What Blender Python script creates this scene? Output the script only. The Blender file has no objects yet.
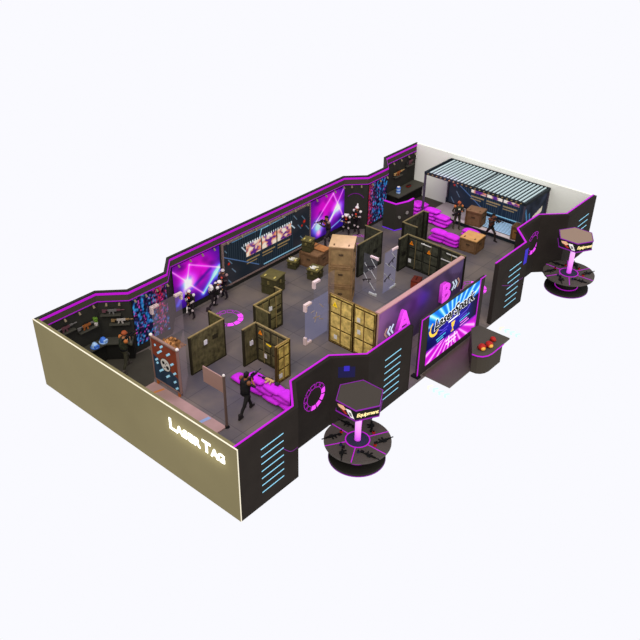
import bpy, bmesh, math, random
import numpy as np
from mathutils import Vector, Matrix, noise
random.seed(7)
PI = math.pi
S = bpy.context.scene
COL = S.collection
L, W, H, T = 24.54, 10.79, 3.0, 0.12
TF = .2   # front wall

# ------------------------------------------------------------------ materials
def lin(c):
    return tuple(((v/255)/12.92 if v/255 <= .04045 else ((v/255+.055)/1.055)**2.4) for v in c)
MC = {}
def mat(name, rgb, rough=.7, spec=.15, emit=0, ecol=None, noise_amt=0, nscale=4, metal=0, alpha=1):
    if name in MC: return MC[name]
    m = bpy.data.materials.new(name); m.use_nodes = True
    nt = m.node_tree; b = nt.nodes['Principled BSDF']
    c = lin(rgb)
    b.inputs['Base Color'].default_value = (*c, 1)
    b.inputs['Roughness'].default_value = rough
    b.inputs['Specular IOR Level'].default_value = spec
    b.inputs['Metallic'].default_value = metal
    if noise_amt:
        tc = nt.nodes.new('ShaderNodeTexCoord'); n = nt.nodes.new('ShaderNodeTexNoise')
        n.inputs['Scale'].default_value = nscale; n.inputs['Detail'].default_value = 5
        r = nt.nodes.new('ShaderNodeValToRGB')
        r.color_ramp.elements[0].position = .3; r.color_ramp.elements[1].position = .7
        r.color_ramp.elements[0].color = (*[x*(1-noise_amt) for x in c], 1)
        r.color_ramp.elements[1].color = (*[min(1, x*(1+noise_amt)) for x in c], 1)
        nt.links.new(tc.outputs['Object'], n.inputs['Vector'])
        nt.links.new(n.outputs['Fac'], r.inputs['Fac']); nt.links.new(r.outputs['Color'], b.inputs['Base Color'])
    if emit:
        b.inputs['Emission Color'].default_value = (*(lin(ecol) if ecol else c), 1)
        b.inputs['Emission Strength'].default_value = emit
    if alpha < 1: b.inputs['Alpha'].default_value = alpha
    MC[name] = m
    return m
def vmat(name, emit, diff=.5):
    """printed panel: colours come from the mesh's own colour attribute"""
    if name in MC: return MC[name]
    m = bpy.data.materials.new(name); m.use_nodes = True
    nt = m.node_tree; b = nt.nodes['Principled BSDF']
    a = nt.nodes.new('ShaderNodeVertexColor'); a.layer_name = 'Col'
    mx = nt.nodes.new('ShaderNodeVectorMath'); mx.operation = 'SCALE'; mx.inputs['Scale'].default_value = diff
    nt.links.new(a.outputs['Color'], mx.inputs[0]); nt.links.new(mx.outputs[0], b.inputs['Base Color'])
    nt.links.new(a.outputs['Color'], b.inputs['Emission Color'])
    b.inputs['Emission Strength'].default_value = emit
    b.inputs['Roughness'].default_value = .6; b.inputs['Specular IOR Level'].default_value = .05
    MC[name] = m
    return m

# ------------------------------------------------------------------ mesh builder
class MB:
    def __init__(s): s.bm = bmesh.new(); s.mi = 0
    def _f(s, vs, mi=None):
        try:
            f = s.bm.faces.new(vs); f.material_index = s.mi if mi is None else mi; return f
        except ValueError: return None
    def box(s, c, d, rz=0, rx=0, ry=0, bev=0):
        M = Matrix.Translation(c) @ Matrix.Rotation(rz, 4, 'Z') @ Matrix.Rotation(ry, 4, 'Y') @ Matrix.Rotation(rx, 4, 'X')
        vs = []
        for x in (-.5, .5):
            for y in (-.5, .5):
                for z in (-.5, .5): vs.append(s.bm.verts.new(M @ Vector((x*d[0], y*d[1], z*d[2]))))
        q = [(0,1,3,2),(4,6,7,5),(0,4,5,1),(2,3,7,6),(0,2,6,4),(1,5,7,3)]
        fs = [s._f([vs[i] for i in k]) for k in q]
        if bev:
            es = list({e for f in fs for e in f.edges})
            r = bmesh.ops.bevel(s.bm, geom=es, offset=bev, segments=2, affect='EDGES', profile=.5)
            for f in r['faces']: f.material_index = s.mi
        return s
    def span(s, a, b, **k):
        a, b = Vector(a), Vector(b)
        return s.box((a+b)/2, [abs(x) for x in (b-a)], **k)
    def prism(s, pts, z0, z1):
        n = len(pts)
        ar = sum(pts[i][0]*pts[(i+1) % n][1]-pts[(i+1) % n][0]*pts[i][1] for i in range(n))
        if ar < 0: pts = pts[::-1]
        lo = [s.bm.verts.new((p[0], p[1], z0)) for p in pts]; hi = [s.bm.verts.new((p[0], p[1], z1)) for p in pts]
        s._f(lo[::-1]); s._f(hi)
        for i in range(n): j = (i+1) % n; s._f([lo[i], lo[j], hi[j], hi[i]])
        return s
    def cyl(s, p0, p1, r0, r1=None, n=12, cap=True):
        p0, p1 = Vector(p0), Vector(p1); r1 = r0 if r1 is None else r1
        d = (p1-p0).normalized(); a = d.orthogonal().normalized(); b = d.cross(a)
        A, B = [], []
        for i in range(n):
            t = 2*PI*i/n; o = a*math.cos(t)+b*math.sin(t)
            A.append(s.bm.verts.new(p0+o*r0)); B.append(s.bm.verts.new(p1+o*r1))
        for i in range(n): j = (i+1) % n; s._f([A[i], A[j], B[j], B[i]])
        if cap: s._f(A[::-1]); s._f(B)
        return s
    def tube(s, pts, r, n=6):
        for a, b in zip(pts[:-1], pts[1:]): s.cyl(a, b, r, n=n)
        return s
    def ball(s, c, r, u=14, v=9, zmin=-1):
        if not hasattr(r, '__len__'): r = (r, r, r)
        rings = []
        for i in range(v+1):
            z = zmin+(1-zmin)*i/v if zmin > -1 else -math.cos(PI*i/v)
            q = math.sqrt(max(0, 1-z*z))
            if q < 1e-6: rings.append([s.bm.verts.new((c[0], c[1], c[2]+z*r[2]))])
            else: rings.append([s.bm.verts.new((c[0]+q*r[0]*math.cos(2*PI*k/u), c[1]+q*r[1]*math.sin(2*PI*k/u), c[2]+z*r[2])) for k in range(u)])
        for A, B in zip(rings[:-1], rings[1:]):
            for k in range(u):
                j = (k+1) % u
                if len(A) == 1: s._f([A[0], B[j], B[k]])
                elif len(B) == 1: s._f([A[k], A[j], B[0]])
                else: s._f([A[k], A[j], B[j], B[k]])
        if len(rings[0]) > 1: s._f(rings[0][::-1])
        return s
    def disc(s, c, r, z0, z1, n=48): return s.prism([(c[0]+r*math.cos(2*PI*i/n), c[1]+r*math.sin(2*PI*i/n)) for i in range(n)], z0, z1)
    def annulus(s, c, r0, r1, z0, z1, n=48, a0=0, a1=2*PI):
        for i in range(n):
            t0 = a0+(a1-a0)*i/n; t1 = a0+(a1-a0)*(i+1)/n
            P = [(c[0]+r*math.cos(t), c[1]+r*math.sin(t)) for r, t in ((r0, t0), (r1, t0), (r1, t1), (r0, t1))]
            s.prism(P, z0, z1)
        return s
    def quad(s, pts): s._f([s.bm.verts.new(p) for p in pts]); return s
    def build(s, name, m, parent=None, smooth=False, M=None):
        if M is not None: bmesh.ops.transform(s.bm, matrix=M, verts=s.bm.verts)
        me = bpy.data.meshes.new(name); s.bm.to_mesh(me); s.bm.free()
        for q in (m if isinstance(m, (list, tuple)) else [m]): me.materials.append(q)
        if smooth:
            for p in me.polygons: p.use_smooth = True
        o = bpy.data.objects.new(name, me); COL.objects.link(o)
        if parent: o.parent = parent
        return o

def tag(o, label, cat, group=None):
    o['label'] = label; o['category'] = cat
    if group: o['group'] = group
    return o
def thing(name, label, cat, loc=(0, 0, 0), rz=0, group=None):
    o = bpy.data.objects.new(name, None); COL.objects.link(o)
    o.empty_display_size = .2; o.location = loc; o.rotation_euler = (0, 0, rz)
    return tag(o, label, cat, group)
def struct(o): o['kind'] = 'structure'; return o
def dup(root, loc, rz, label, group=None, rot=None, scale=None):
    r = root.copy(); COL.objects.link(r); r.location = loc; r.rotation_euler = rot or (0, 0, rz)
    if scale: r.scale = scale
    r['label'] = label
    if group: r['group'] = group
    for ch in list(root.children):
        c = ch.copy(); COL.objects.link(c); c.parent = r
        for g in list(ch.children):
            d = g.copy(); COL.objects.link(d); d.parent = c
    return r
def frame(o, x, up):
    """matrix whose local X,Y lie in a flat panel and whose Z is its outward normal"""
    x = Vector(x).normalized(); y = Vector(up).normalized(); z = x.cross(y)
    return Matrix(((x.x, y.x, z.x, o[0]), (x.y, y.y, z.y, o[1]), (x.z, y.z, z.z, o[2]), (0, 0, 0, 1)))
class Flat:
    """flat marks on a panel: polygons, strokes and discs, a few mm thick"""
    def __init__(s): s.b = MB(); s.k = 0
    def poly(s, pts, z=.004, mi=0): s.b.mi = mi; s.k += 1; s.b.prism(pts, .001, z+(s.k % 7)*.0002); return s
    def line(s, a, b, w, z=.004, mi=0):
        a, b = Vector(a), Vector(b); d = (b-a).normalized(); n = Vector((-d.y, d.x))*w/2
        return s.poly([tuple(a+n), tuple(a-n), tuple(b-n), tuple(b+n)], z, mi)
    def disc(s, c, r, z=.004, mi=0, n=20, ry=None):
        ry = ry or r
        return s.poly([(c[0]+r*math.cos(2*PI*i/n), c[1]+ry*math.sin(2*PI*i/n)) for i in range(n)], z, mi)
    def arcseg(s, c, r0, r1, a0, a1, z=.004, mi=0, n=6):
        s.b.mi = mi
        P = [(c[0]+r1*math.cos(a0+(a1-a0)*i/n), c[1]+r1*math.sin(a0+(a1-a0)*i/n)) for i in range(n+1)]
        Q = [(c[0]+r0*math.cos(a1+(a0-a1)*i/n), c[1]+r0*math.sin(a1+(a0-a1)*i/n)) for i in range(n+1)]
        for i in range(n): s.poly([P[i], P[i+1], Q[n-1-i], Q[n-i]], z, mi)
        return s
    def build(s, name, m, parent=None, M=None): return s.b.build(name, m, parent, M=M)
def canvas(name, w, h, nx, ny, fn, m, parent, M):
    """flat printed panel: a fine grid with a colour per cell from fn(u, v)"""
    vs, fs, cs = [], [], []
    for j in range(ny+1):
        for i in range(nx+1):
            u, v = i/nx, j/ny
            vs.append(M @ Vector((u*w, v*h, 0))); c = fn(u, v); cs.append((*lin([max(0, min(255, q)) for q in c]), 1))
    for j in range(ny):
        for i in range(nx):
            a = j*(nx+1)+i; fs.append((a, a+1, a+nx+2, a+nx+1))
    me = bpy.data.meshes.new(name); me.from_pydata([tuple(v) for v in vs], [], fs)
    at = me.color_attributes.new('Col', 'FLOAT_COLOR', 'POINT')
    at.data.foreach_set('color', np.array(cs, dtype=np.float32).ravel())
    me.materials.append(m); o = bpy.data.objects.new(name, me); COL.objects.link(o)
    if parent: o.parent = parent
    return o
def text_mesh(s, size, ext=.01, off=0, shear=0, align='CENTER', sp=1):
    cu = bpy.data.curves.new('t', 'FONT'); cu.body = s; cu.size = size; cu.extrude = ext; cu.offset = off
    cu.shear = shear; cu.align_x = align; cu.align_y = 'CENTER'; cu.space_character = sp
    o = bpy.data.objects.new('t', cu); COL.objects.link(o)
    dg = bpy.context.evaluated_depsgraph_get(); me = bpy.data.meshes.new_from_object(o.evaluated_get(dg))
    bpy.data.objects.remove(o); return me
def text(name, s, size, m, parent, M, **k):
    me = text_mesh(s, size, **k); me.transform(M); me.materials.clear(); me.materials.append(m)
    o = bpy.data.objects.new(name, me); COL.objects.link(o)
    if parent: o.parent = parent
    return o
def mixc(a, b, t): t = max(0, min(1, t)); return tuple(x+(y-x)*t for x, y in zip(a, b))
def addc(a, b, t): return tuple(x+y*t for x, y in zip(a, b))
def sdist(p, a, b):
    ax, ay = a; bx, by = b; dx, dy = bx-ax, by-ay
    t = max(0, min(1, ((p[0]-ax)*dx+(p[1]-ay)*dy)/(dx*dx+dy*dy+1e-9)))
    return math.hypot(p[0]-ax-t*dx, p[1]-ay-t*dy)
def nz(x, y, z=0): return noise.noise(Vector((x, y, z)))

# ------------------------------------------------------------------ palette
M_dark = mat('dark_wall_paint', (41, 36, 32), .8, .05, noise_amt=.12, nscale=1.2)
M_in = mat('dark_inner_wall', (48, 47, 42), .8, .05, noise_amt=.15, nscale=1)
M_band = mat('dark_olive_band', (72, 66, 54), .8, .05)
M_olive = mat('olive_wall_paint', (120, 111, 80), .8, .05, noise_amt=.05, nscale=.4)
M_white = mat('white_wall_paint', (240, 240, 230), .8, .1)
M_led = mat('magenta_led', (150, 10, 165), .5, .1, emit=.52, ecol=(190, 26, 204))
M_ledd = mat('dim_magenta_led', (130, 12, 150), .5, .1, emit=.4, ecol=(170, 30, 200))
M_led2 = mat('violet_led', (90, 30, 190), .5, .1, emit=.5, ecol=(110, 50, 225))
M_pink = mat('pink_light', (210, 60, 220), .5, .1, emit=.6, ecol=(240, 80, 240))
M_cyan = mat('cyan_light', (130, 195, 220), .5, .1, emit=.32, ecol=(150, 215, 240))
M_wled = mat('warm_white_led', (200, 192, 170), .5, .1, emit=.4, ecol=(245, 236, 215))
M_black = mat('black_plastic', (20, 20, 22), .6, .1)
M_gun = mat('gunmetal', (30, 30, 31), .5, .25)
M_red = mat('red_plastic', (165, 28, 20), .5, .2)
M_gold = mat('gold_plastic', (225, 165, 60), .4, .3)
M_tan = mat('tan_plastic', (185, 150, 95), .6, .15)
M_grey = mat('grey_metal', (120, 115, 112), .5, .3)
M_wplastic = mat('white_plastic', (225, 215, 208), .5, .2)
M_blue = mat('blue_plastic', (70, 120, 215), .5, .2)
M_lblue = mat('pale_blue_plastic', (170, 205, 245), .5, .2)
M_green = mat('leaf_green', (95, 130, 45), .7, .1, noise_amt=.3, nscale=20)
M_print = vmat('lit_print', .62, .35)
M_print2 = vmat('matte_print', .18, .75)

# ================================================================== SETTING
def offs(pts, d):
    out = []; n = len(pts)
    for i in range(n):
        a = Vector(pts[max(0, i-1)]); b = Vector(pts[i]); c = Vector(pts[min(n-1, i+1)])
        d0 = (b-a).normalized() if i else (c-b).normalized(); d1 = (c-b).normalized() if i < n-1 else d0
        n0 = Vector((-d0.y, d0.x)); n1 = Vector((-d1.y, d1.x)); k = (n0+n1); k = k/(k.dot(n0)) if k.length > 1e-6 else n0
        out.append(tuple(b+k*d))
    return out
def strip(pts, d0, d1, z0, z1):
    A, B = offs(pts, d0), offs(pts, d1); b = MB()
    for i in range(len(pts)-1): b.prism([A[i], A[i+1], B[i+1], B[i]], z0, z1)
    return b
BACK = [(0, W), (2.72, W), (3.62, W-.86), (5.48, W-.86), (6.35, W), (18.05, W), (18.95, W-.86), (20.55, W-.86), (21.5, W), (L, W)]
F1 = [(0, 0), (2.68, 0), (3.6, .94), (5.42, .94), (6.38, 0), (9.0, 0)]
F2 = [(15.2, 0), (17.85, 0), (18.8, .94), (20.62, .94), (21.6, 0), (L, 0)]

M_floor = mat('floor_tile', (84, 78, 80), .55, .15)
nt = M_floor.node_tree; bs = nt.nodes['Principled BSDF']
tc = nt.nodes.new('ShaderNodeTexCoord'); br = nt.nodes.new('ShaderNodeTexBrick')
br.offset = 0; br.inputs['Scale'].default_value = 1; br.inputs['Brick Width'].default_value = 1.5; br.inputs['Row Height'].default_value = 1.5
br.inputs['Mortar Size'].default_value = .016
br.inputs['Color1'].default_value = (*lin((108, 100, 94)), 1); br.inputs['Color2'].default_value = (*lin((98, 91, 87)), 1)
br.inputs['Mortar'].default_value = (*lin((84, 78, 75)), 1)
nn = nt.nodes.new('ShaderNodeTexNoise'); nn.inputs['Scale'].default_value = .55; nn.inputs['Detail'].default_value = 4
rr = nt.nodes.new('ShaderNodeValToRGB'); rr.color_ramp.elements[0].position = .35; rr.color_ramp.elements[1].position = .68
rr.color_ramp.elements[0].color = (.66, .68, .85, 1); rr.color_ramp.elements[1].color = (1.2, 1.12, 1.06, 1)
mu = nt.nodes.new('ShaderNodeVectorMath'); mu.operation = 'MULTIPLY'
nt.links.new(tc.outputs['Object'], br.inputs['Vector']); nt.links.new(tc.outputs['Object'], nn.inputs['Vector'])
nt.links.new(nn.outputs['Fac'], rr.inputs['Fac']); nt.links.new(br.outputs['Color'], mu.inputs[0]); nt.links.new(rr.outputs['Color'], mu.inputs[1])
nt.links.new(mu.outputs[0], bs.inputs['Base Color'])

b = MB(); b.prism(F1+F2+BACK[::-1], -.02, 0); struct(b.build('floor', M_floor))
b = MB(); b.prism([(T, 7.7), (2.75, 7.7), (4.1, 9.0), (4.1, 9.7), (3.55, 9.75), (2.66, W-T), (T, W-T)], 0, .004); struct(b.build('floor', mat('dark_bay_floor', (66, 62, 54), .7, .08, noise_amt=.12, nscale=1)))
b = MB(); b.prism([(20.7, 8.45), (24.42, 8.45), (24.42, W-T), (21.55, W-T), (20.7, W-.99)], 0, .004); struct(b.build('floor', MC['dark_bay_floor']))
# plain white ground, made self-lit by emission so no shadow shows on it
M_ground = bpy.data.materials.new('selflit_white'); M_ground.use_nodes = True
nt = M_ground.node_tree; nt.nodes.clear(); out = nt.nodes.new('ShaderNodeOutputMaterial'); em = nt.nodes.new('ShaderNodeEmission')
BG = lin((250, 250, 255)); em.inputs['Color'].default_value = (*BG, 1); nt.links.new(em.outputs[0], out.inputs[0])
b = MB(); b.quad([(-300, -300, -.03), (300, -300, -.03), (300, 300, -.03), (-300, 300, -.03)]); struct(b.build('ground', M_ground))

struct(strip(BACK, 0, -T, -.02, H).build('wall_back', M_in))
struct(strip(F1, 0, TF, -.02, H).build('wall_front', M_dark))
struct(strip(F2, 0, TF, -.02, H).build('wall_front', M_dark))
b = MB(); b.span((0, TF, -.02), (T, W-T, H)); b.span((0, 0, -.02), (-.04, W, H)); struct(b.build('wall_left', M_olive))
b = MB(); b.span((L-T, TF, -.02), (L, W-T, H)); struct(b.build('wall_right', M_white))
n_trim = [0]
def trim(bld, m):
    n_trim[0] += 1; o = bld.build('trim_%d' % n_trim[0], m); return struct(o)
# light strips and bands of the walls
trim(strip(BACK, -T-.015, -T, H-.42, H-.08), M_band)
trim(strip(BACK, -T-.03, -T, H-.15, H-.06), M_led)
trim(strip(BACK, -T-.035, -T, H-.455, H-.42), M_ledd)
for F in (F1, F2):
    trim(strip(F, TF-.06, TF+.012, H-.03, H+.012), M_led)
b = MB(); b.span((-.045, -.005, H), (.0, W, H+.012)); trim(b, M_wled)
b = MB(); b.span((-.048, -.012, 0), (-.012, .0, H)); trim(b, M_wled)
b = MB(); b.span((8.985, -.012, 0), (9.012, TF, H)); trim(b, M_dark)

# slanted light lines on the front panels
def front_stripes(x0, z0, n, dz, wd, label):
    f = Flat()
    for i in range(n): f.line((x0, z0-i*dz), (x0+wd, z0-i*dz+.02), .038, .006)
    t = f.build('stripe_light', M_cyan, M=frame((0, 0, 0), (1, 0, 0), (0, 0, 1)))
    return tag(t, label, 'wall light', 'slanted stripe lights on the front walls')
front_stripes(.95, 2.36, 7, .305, 1.02, 'seven pale blue light bars on the front wall panel nearest the olive end wall')
front_stripes(7.35, 2.31, 7, .3, .97, 'seven pale blue light bars on the wall panel behind the nearer gun kiosk')
front_stripes(16.24, 2.27, 7, .31, 1.03, 'seven pale blue light bars on the wall panel right of the reception counter')
front_stripes(22.9, 2.22, 7, .31, 1.05, 'pale blue light bars on the far right wall panel behind the farther kiosk')
# blue glow panels and thin curved light lines
for i, (x, z, h) in enumerate([(17.62, 2.42, .75)]):
    f = Flat(); f.poly([(x-.14, z-h/2), (x+.14, z-h/2), (x+.14, z+h/2), (x-.14, z+h/2)])
    tag(f.build('glow_panel', mat('blue_glow', (50, 40, 170), .5, .1, emit=.22, ecol=(62, 50, 200)), M=frame((0, 0, 0), (1, 0, 0), (0, 0, 1))), 'small blue glowing panel at the top corner of the wall panel right of the counter', 'wall light')
f = Flat(); f.poly([(-.3, -.16), (.3, -.16), (.3, .3), (-.3, .3)]); f.poly([(-.1, .12), (.1, .12), (.1, .34), (-.1, .34)], .008, 1)
tag(f.build('glow_panel', [mat('navy_glow', (30, 28, 66), .6, .1, emit=.05, ecol=(40, 36, 140)), MC['blue_glow']], M=frame((5.82, .55, 2.3), Vector((.96, -.94, 0)), (0, 0, 1))), 'dim navy glowing panel on the slanted wall behind the nearer gun kiosk', 'wall light')
M_thin = mat('thin_violet_line', (110, 25, 125), .6, .1, emit=.12)
for (x0, lab) in ((1.95, 'thin curved violet line on the front wall panel near the olive end wall'), (15.75, 'thin curved violet line across the wall panel right of the counter')):
    f = Flat(); P = [(x0+1.2*t*(.6 if x0 < 5 else 1.6), 1.75-.42*math.sin(PI*.5*min(1, t*1.4))) for t in [i/8 for i in range(9)]]
    P = [(min(p[0], x0+.7) if x0 < 5 else min(p[0], 17.8), p[1]) for p in P]
    for a, c in zip(P[:-1], P[1:]):
        if a != c: f.line(a, c, .022)
    tag(f.build('light_line', M_thin, M=frame((0, 0, 0), (1, 0, 0), (0, 0, 1))), lab, 'wall light')

# ring emblems made of ten tiles, half of them filled
def ring(M, r, name, label, cat, group, rot=0, filled=(0, 1, 2, 3)):
    f = Flat(); n = 11; r0 = r*.66
    for k in range(n):
        a0 = rot+2*PI*k/n+.05; a1 = rot+2*PI*(k+1)/n-.05
        if k in filled: f.arcseg((0, 0), r0, r, a0, a1, .006, 0, 4)
        else:
            w = r*.035
            f.arcseg((0, 0), r-w, r, a0, a1, .006, 1, 4); f.arcseg((0, 0), r0, r0+w, a0, a1, .006, 1, 4)
            for a in (a0, a1):
                da = w/r*(1 if a == a0 else -1)
                f.arcseg((0, 0), r0, r, min(a, a+da), max(a, a+da), .006, 1, 1)
    o = f.build(name, [M_pink, M_led], M=M)
    return tag(o, label, cat, group)
RG = 'pink ring emblems'
ring(frame((4.55, .94, 1.82), (1, 0, 0), (0, 0, 1)), .56, 'ring_emblem', 'pink segmented ring emblem on the dark front wall left of the nearer kiosk', 'emblem', RG, -PI*.62)
ring(frame((20.25, .94, 1.72), (1, 0, 0), (0, 0, 1)), .58, 'ring_emblem', 'pink segmented ring emblem on the dark front wall left of the farther kiosk', 'emblem', RG, -PI*.62)
ring(Matrix.Translation((7.95, 8.92, .001)), .66, 'ring_emblem', 'pink segmented ring painted on the floor before the first neon poster', 'emblem', RG, -PI*.78)
ring(Matrix.Translation((17.65, 9.25, .001)), .6, 'ring_emblem', 'pink ring on the floor by the far neon poster, half hidden by a barricade', 'emblem', RG, -PI*.78, (0,))
ring(Matrix.Translation((17.35, 2.25, .001)), .66, 'ring_emblem', 'pink ring painted on the floor at the entrance beside the letter B', 'emblem', RG, -PI*.5)
dv = Vector((.9, -.86, 0)).normalized()
f = Flat(); f.arcseg((0, 0), .5, .54, .5, 2.4, n=10)
tag(f.build('ring_emblem', M_thin, M=frame((18.5-.0-.09, W-.43-.11, 1.55), dv, (0, 0, 1))), 'faint violet arc on the dark slanted wall between far neon poster and red mural', 'emblem')

# floor arrows on the white ground
for k, (x, y, lab) in enumerate([(9.76, -.8, 'faint cyan and orange chevron arrows on white ground before the screen platform'), (15.3, -.78, 'faint cyan and orange chevron arrows on white ground right of the counter')]):
    f = Flat()
    for i in range(4):
        yy = .36-i*.26; mi = 1 if i == 0 else 0
        for sx in (-1, 1): f.line((0, yy), (sx*.16, yy+ -.12), .075, .004, mi)
    tag(f.build('floor_arrow', [mat('pale_cyan_paint', (150, 215, 225), .7, .05, emit=.62, ecol=(205, 238, 244)), mat('pale_orange_paint', (215, 190, 165), .7, .05, emit=.65, ecol=(248, 228, 210))], M=Matrix.Translation((x, y, -.026)) ), lab, 'floor marking', 'chevron arrows on the white ground')

# ---------------------------------------------------------------- LASER TAG sign
sg = thing('wall_sign', 'glowing white LASER TAG lettering high on the olive end wall', 'sign', (-.045, 1.9, 2.2))
M_sign = mat('glow_letter', (255, 255, 245), .5, .1, emit=.75, ecol=(255, 255, 240))
def sy(y): return frame((0, 0, 0), (0, -1, 0), (0, 0, 1))
for ch, y, big in [('L', 3.02, 1), ('A', 2.66, 0), ('S', 2.38, 0), ('E', 2.12, 0), ('R', 1.84, 0), ('T', 1.38, 1), ('A', 1.02, 0), ('G', .72, 0)]:
    size = .62 if big else .46
    zc = 2.3 if big else 2.245
    text('letter', ch, size, M_sign, sg, Matrix.Translation((0, y-1.9, zc-2.2)) @ sy(0), ext=.015, off=.02)
lg = bpy.data.lights.new('sign_glow', 'AREA'); lg.shape = 'RECTANGLE'; lg.size = .5; lg.size_y = 2.6; lg.energy = 6; lg.color = (1, 1, .9)
lo = bpy.data.objects.new('sign_glow', lg); COL.objects.link(lo); lo.location = (-.3, 1.9, 2.2); lo.rotation_euler = (0, -PI/2, 0)

# ================================================================== BACK WALL
YB, YR = W-T, W-.86-T
def bwall(x, z, y=YB, d=.02): return frame((x, y-d, z), (1, 0, 0), (0, 0, 1))
# neon posters
def neon(lines, flashes, mag):
    def fn(u, v):
        c = mixc((38, 8, 110), (28, 20, 150), u+.3*nz(u*2, v*2))
        g = math.exp(-(((u-mag[0])/.5)**2+((v-mag[1])/.46)**2)); c = mixc(c, (218, 14, 205), g*1.25)
        c = mixc(c, (20, 10, 70), max(0, nz(u*5, v*5, 3))*.9)
        # diagonal dark violet rifle silhouette
        d = sdist((u, v), (mag[0]-.08, mag[1]-.34), (mag[0]+.33, mag[1]-.1)); c = mixc(c, (60, 20, 150), max(0, 1-d/.06)*.8)
        for (a, b_, w, col) in lines:
            d = sdist((u, v), a, b_); c = addc(c, col, math.exp(-(d/(w*.75))**2)*.95+.2*math.exp(-(d/(w*3))**2))
        for (q, r, col) in flashes:
            d = math.hypot(u-q[0], (v-q[1])*.85); c = addc(c, col, 1.1*math.exp(-(d/r)**2)+.5*math.exp(-(d/(r*.4))**2))
        return c
    return fn
PK, CY = (235, 130, 240), (70, 200, 235)
p = thing('neon_poster', 'magenta and blue neon poster behind the group of three white-armoured players', 'poster', (6.47, YB, .3))
canvas('print', 2.72, 2.2, 100, 84, neon([((.35, .89), (.27, .5), .014, PK), ((.35, .89), (1, .5), .011, PK), ((0, .9), (.29, .52), .012, PK), ((.29, .5), (.6, .1), .012, PK),
    ((.6, .1), (.98, .55), .05, (30, 150, 200)), ((.6, .1), (.98, .5), .012, CY), ((.05, .12), (.3, .5), .05, (40, 80, 190))], [((.29, .5), .13, (80, 240, 240)), ((.9, .42), .1, (30, 130, 190))], (.45, .68)), M_print, p, bwall(0, 0, 0, .025))
MB().span((-.02, -.015, -.02), (2.74, 0, 2.22)).build('backing_board', M_black, p)
p = thing('neon_poster', 'magenta and blue neon triangle poster right of the big display screen', 'poster', (15.36, YB, .28))
canvas('print', 2.66, 2.2, 100, 84, neon([((.66, .95), (.05, .33), .013, PK), ((.66, .95), (.95, .3), .013, PK), ((.98, .97), (.56, .28), .011, PK), ((.78, .55), (.56, .28), .04, (40, 170, 220)),
    ((.5, .05), (.95, .2), .012, CY)], [((.22, .3), .15, (60, 210, 240)), ((.8, .52), .12, (60, 170, 230)), ((.24, .12), .07, (200, 60, 150))], (.5, .66)), M_print, p, bwall(0, 0, 0, .025))
MB().span((-.02, -.015, -.02), (2.68, 0, 2.22)).build('backing_board', M_black, p)
# splatter murals
def splat(redfn, seed):
    def fn(u, v):
        a = nz(u*9+seed, v*9, 1); b_ = nz(u*19, v*19+seed, 5); e = nz(u*30, v*30, seed+9)
        c = (22, 26, 60)
        r = redfn(u, v)
        hot = mixc((20, 70, 160), (60, 160, 215), .5+b_*1.2)
        c = mixc(c, hot, (a+.6*b_+.08)*2.4)
        c = mixc(c, (205, 30, 60), max(0, r+.9*e+.6*b_-.25)*1.4)
        c = mixc(c, (225, 70, 200), max(0, e+.7*nz(u*9, v*9, 20)-.42)*4)
        c = mixc(c, (8, 8, 18), max(0, nz(u*14+4, v*14, 31)-.1)*2.2)
        return c
    return fn
m1 = thing('splatter_mural', 'blue mural with red streak on its right, beside the long gun bench', 'mural', (3.68, YR, .32))
canvas('print', 1.74, 2.22, 60, 76, splat(lambda u, v: max(0, 1-abs(u-.78+.25*(v-.5)*0)/.3)*(.55+.45*v)-.1, 3), M_print, m1, bwall(0, 0, 0, .025))
m2 = thing('splatter_mural', 'splatter mural red on its left and blue on its right, behind the low partition', 'mural', (18.98, YR, .2))
canvas('print', 1.56, 2.3, 60, 76, splat(lambda u, v: max(0, 1-u/.42)*1.0-.1-.1*v, 8), M_print, m2, bwall(0, 0, 0, .025))
MB().span((-.02, -.018, -.02), (1.58, 0, 2.32)).build('backing_board', M_black, m2); MB().span((-.02, -.018, -.02), (1.76, 0, 2.24)).build('backing_board', M_black, m1)
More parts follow.
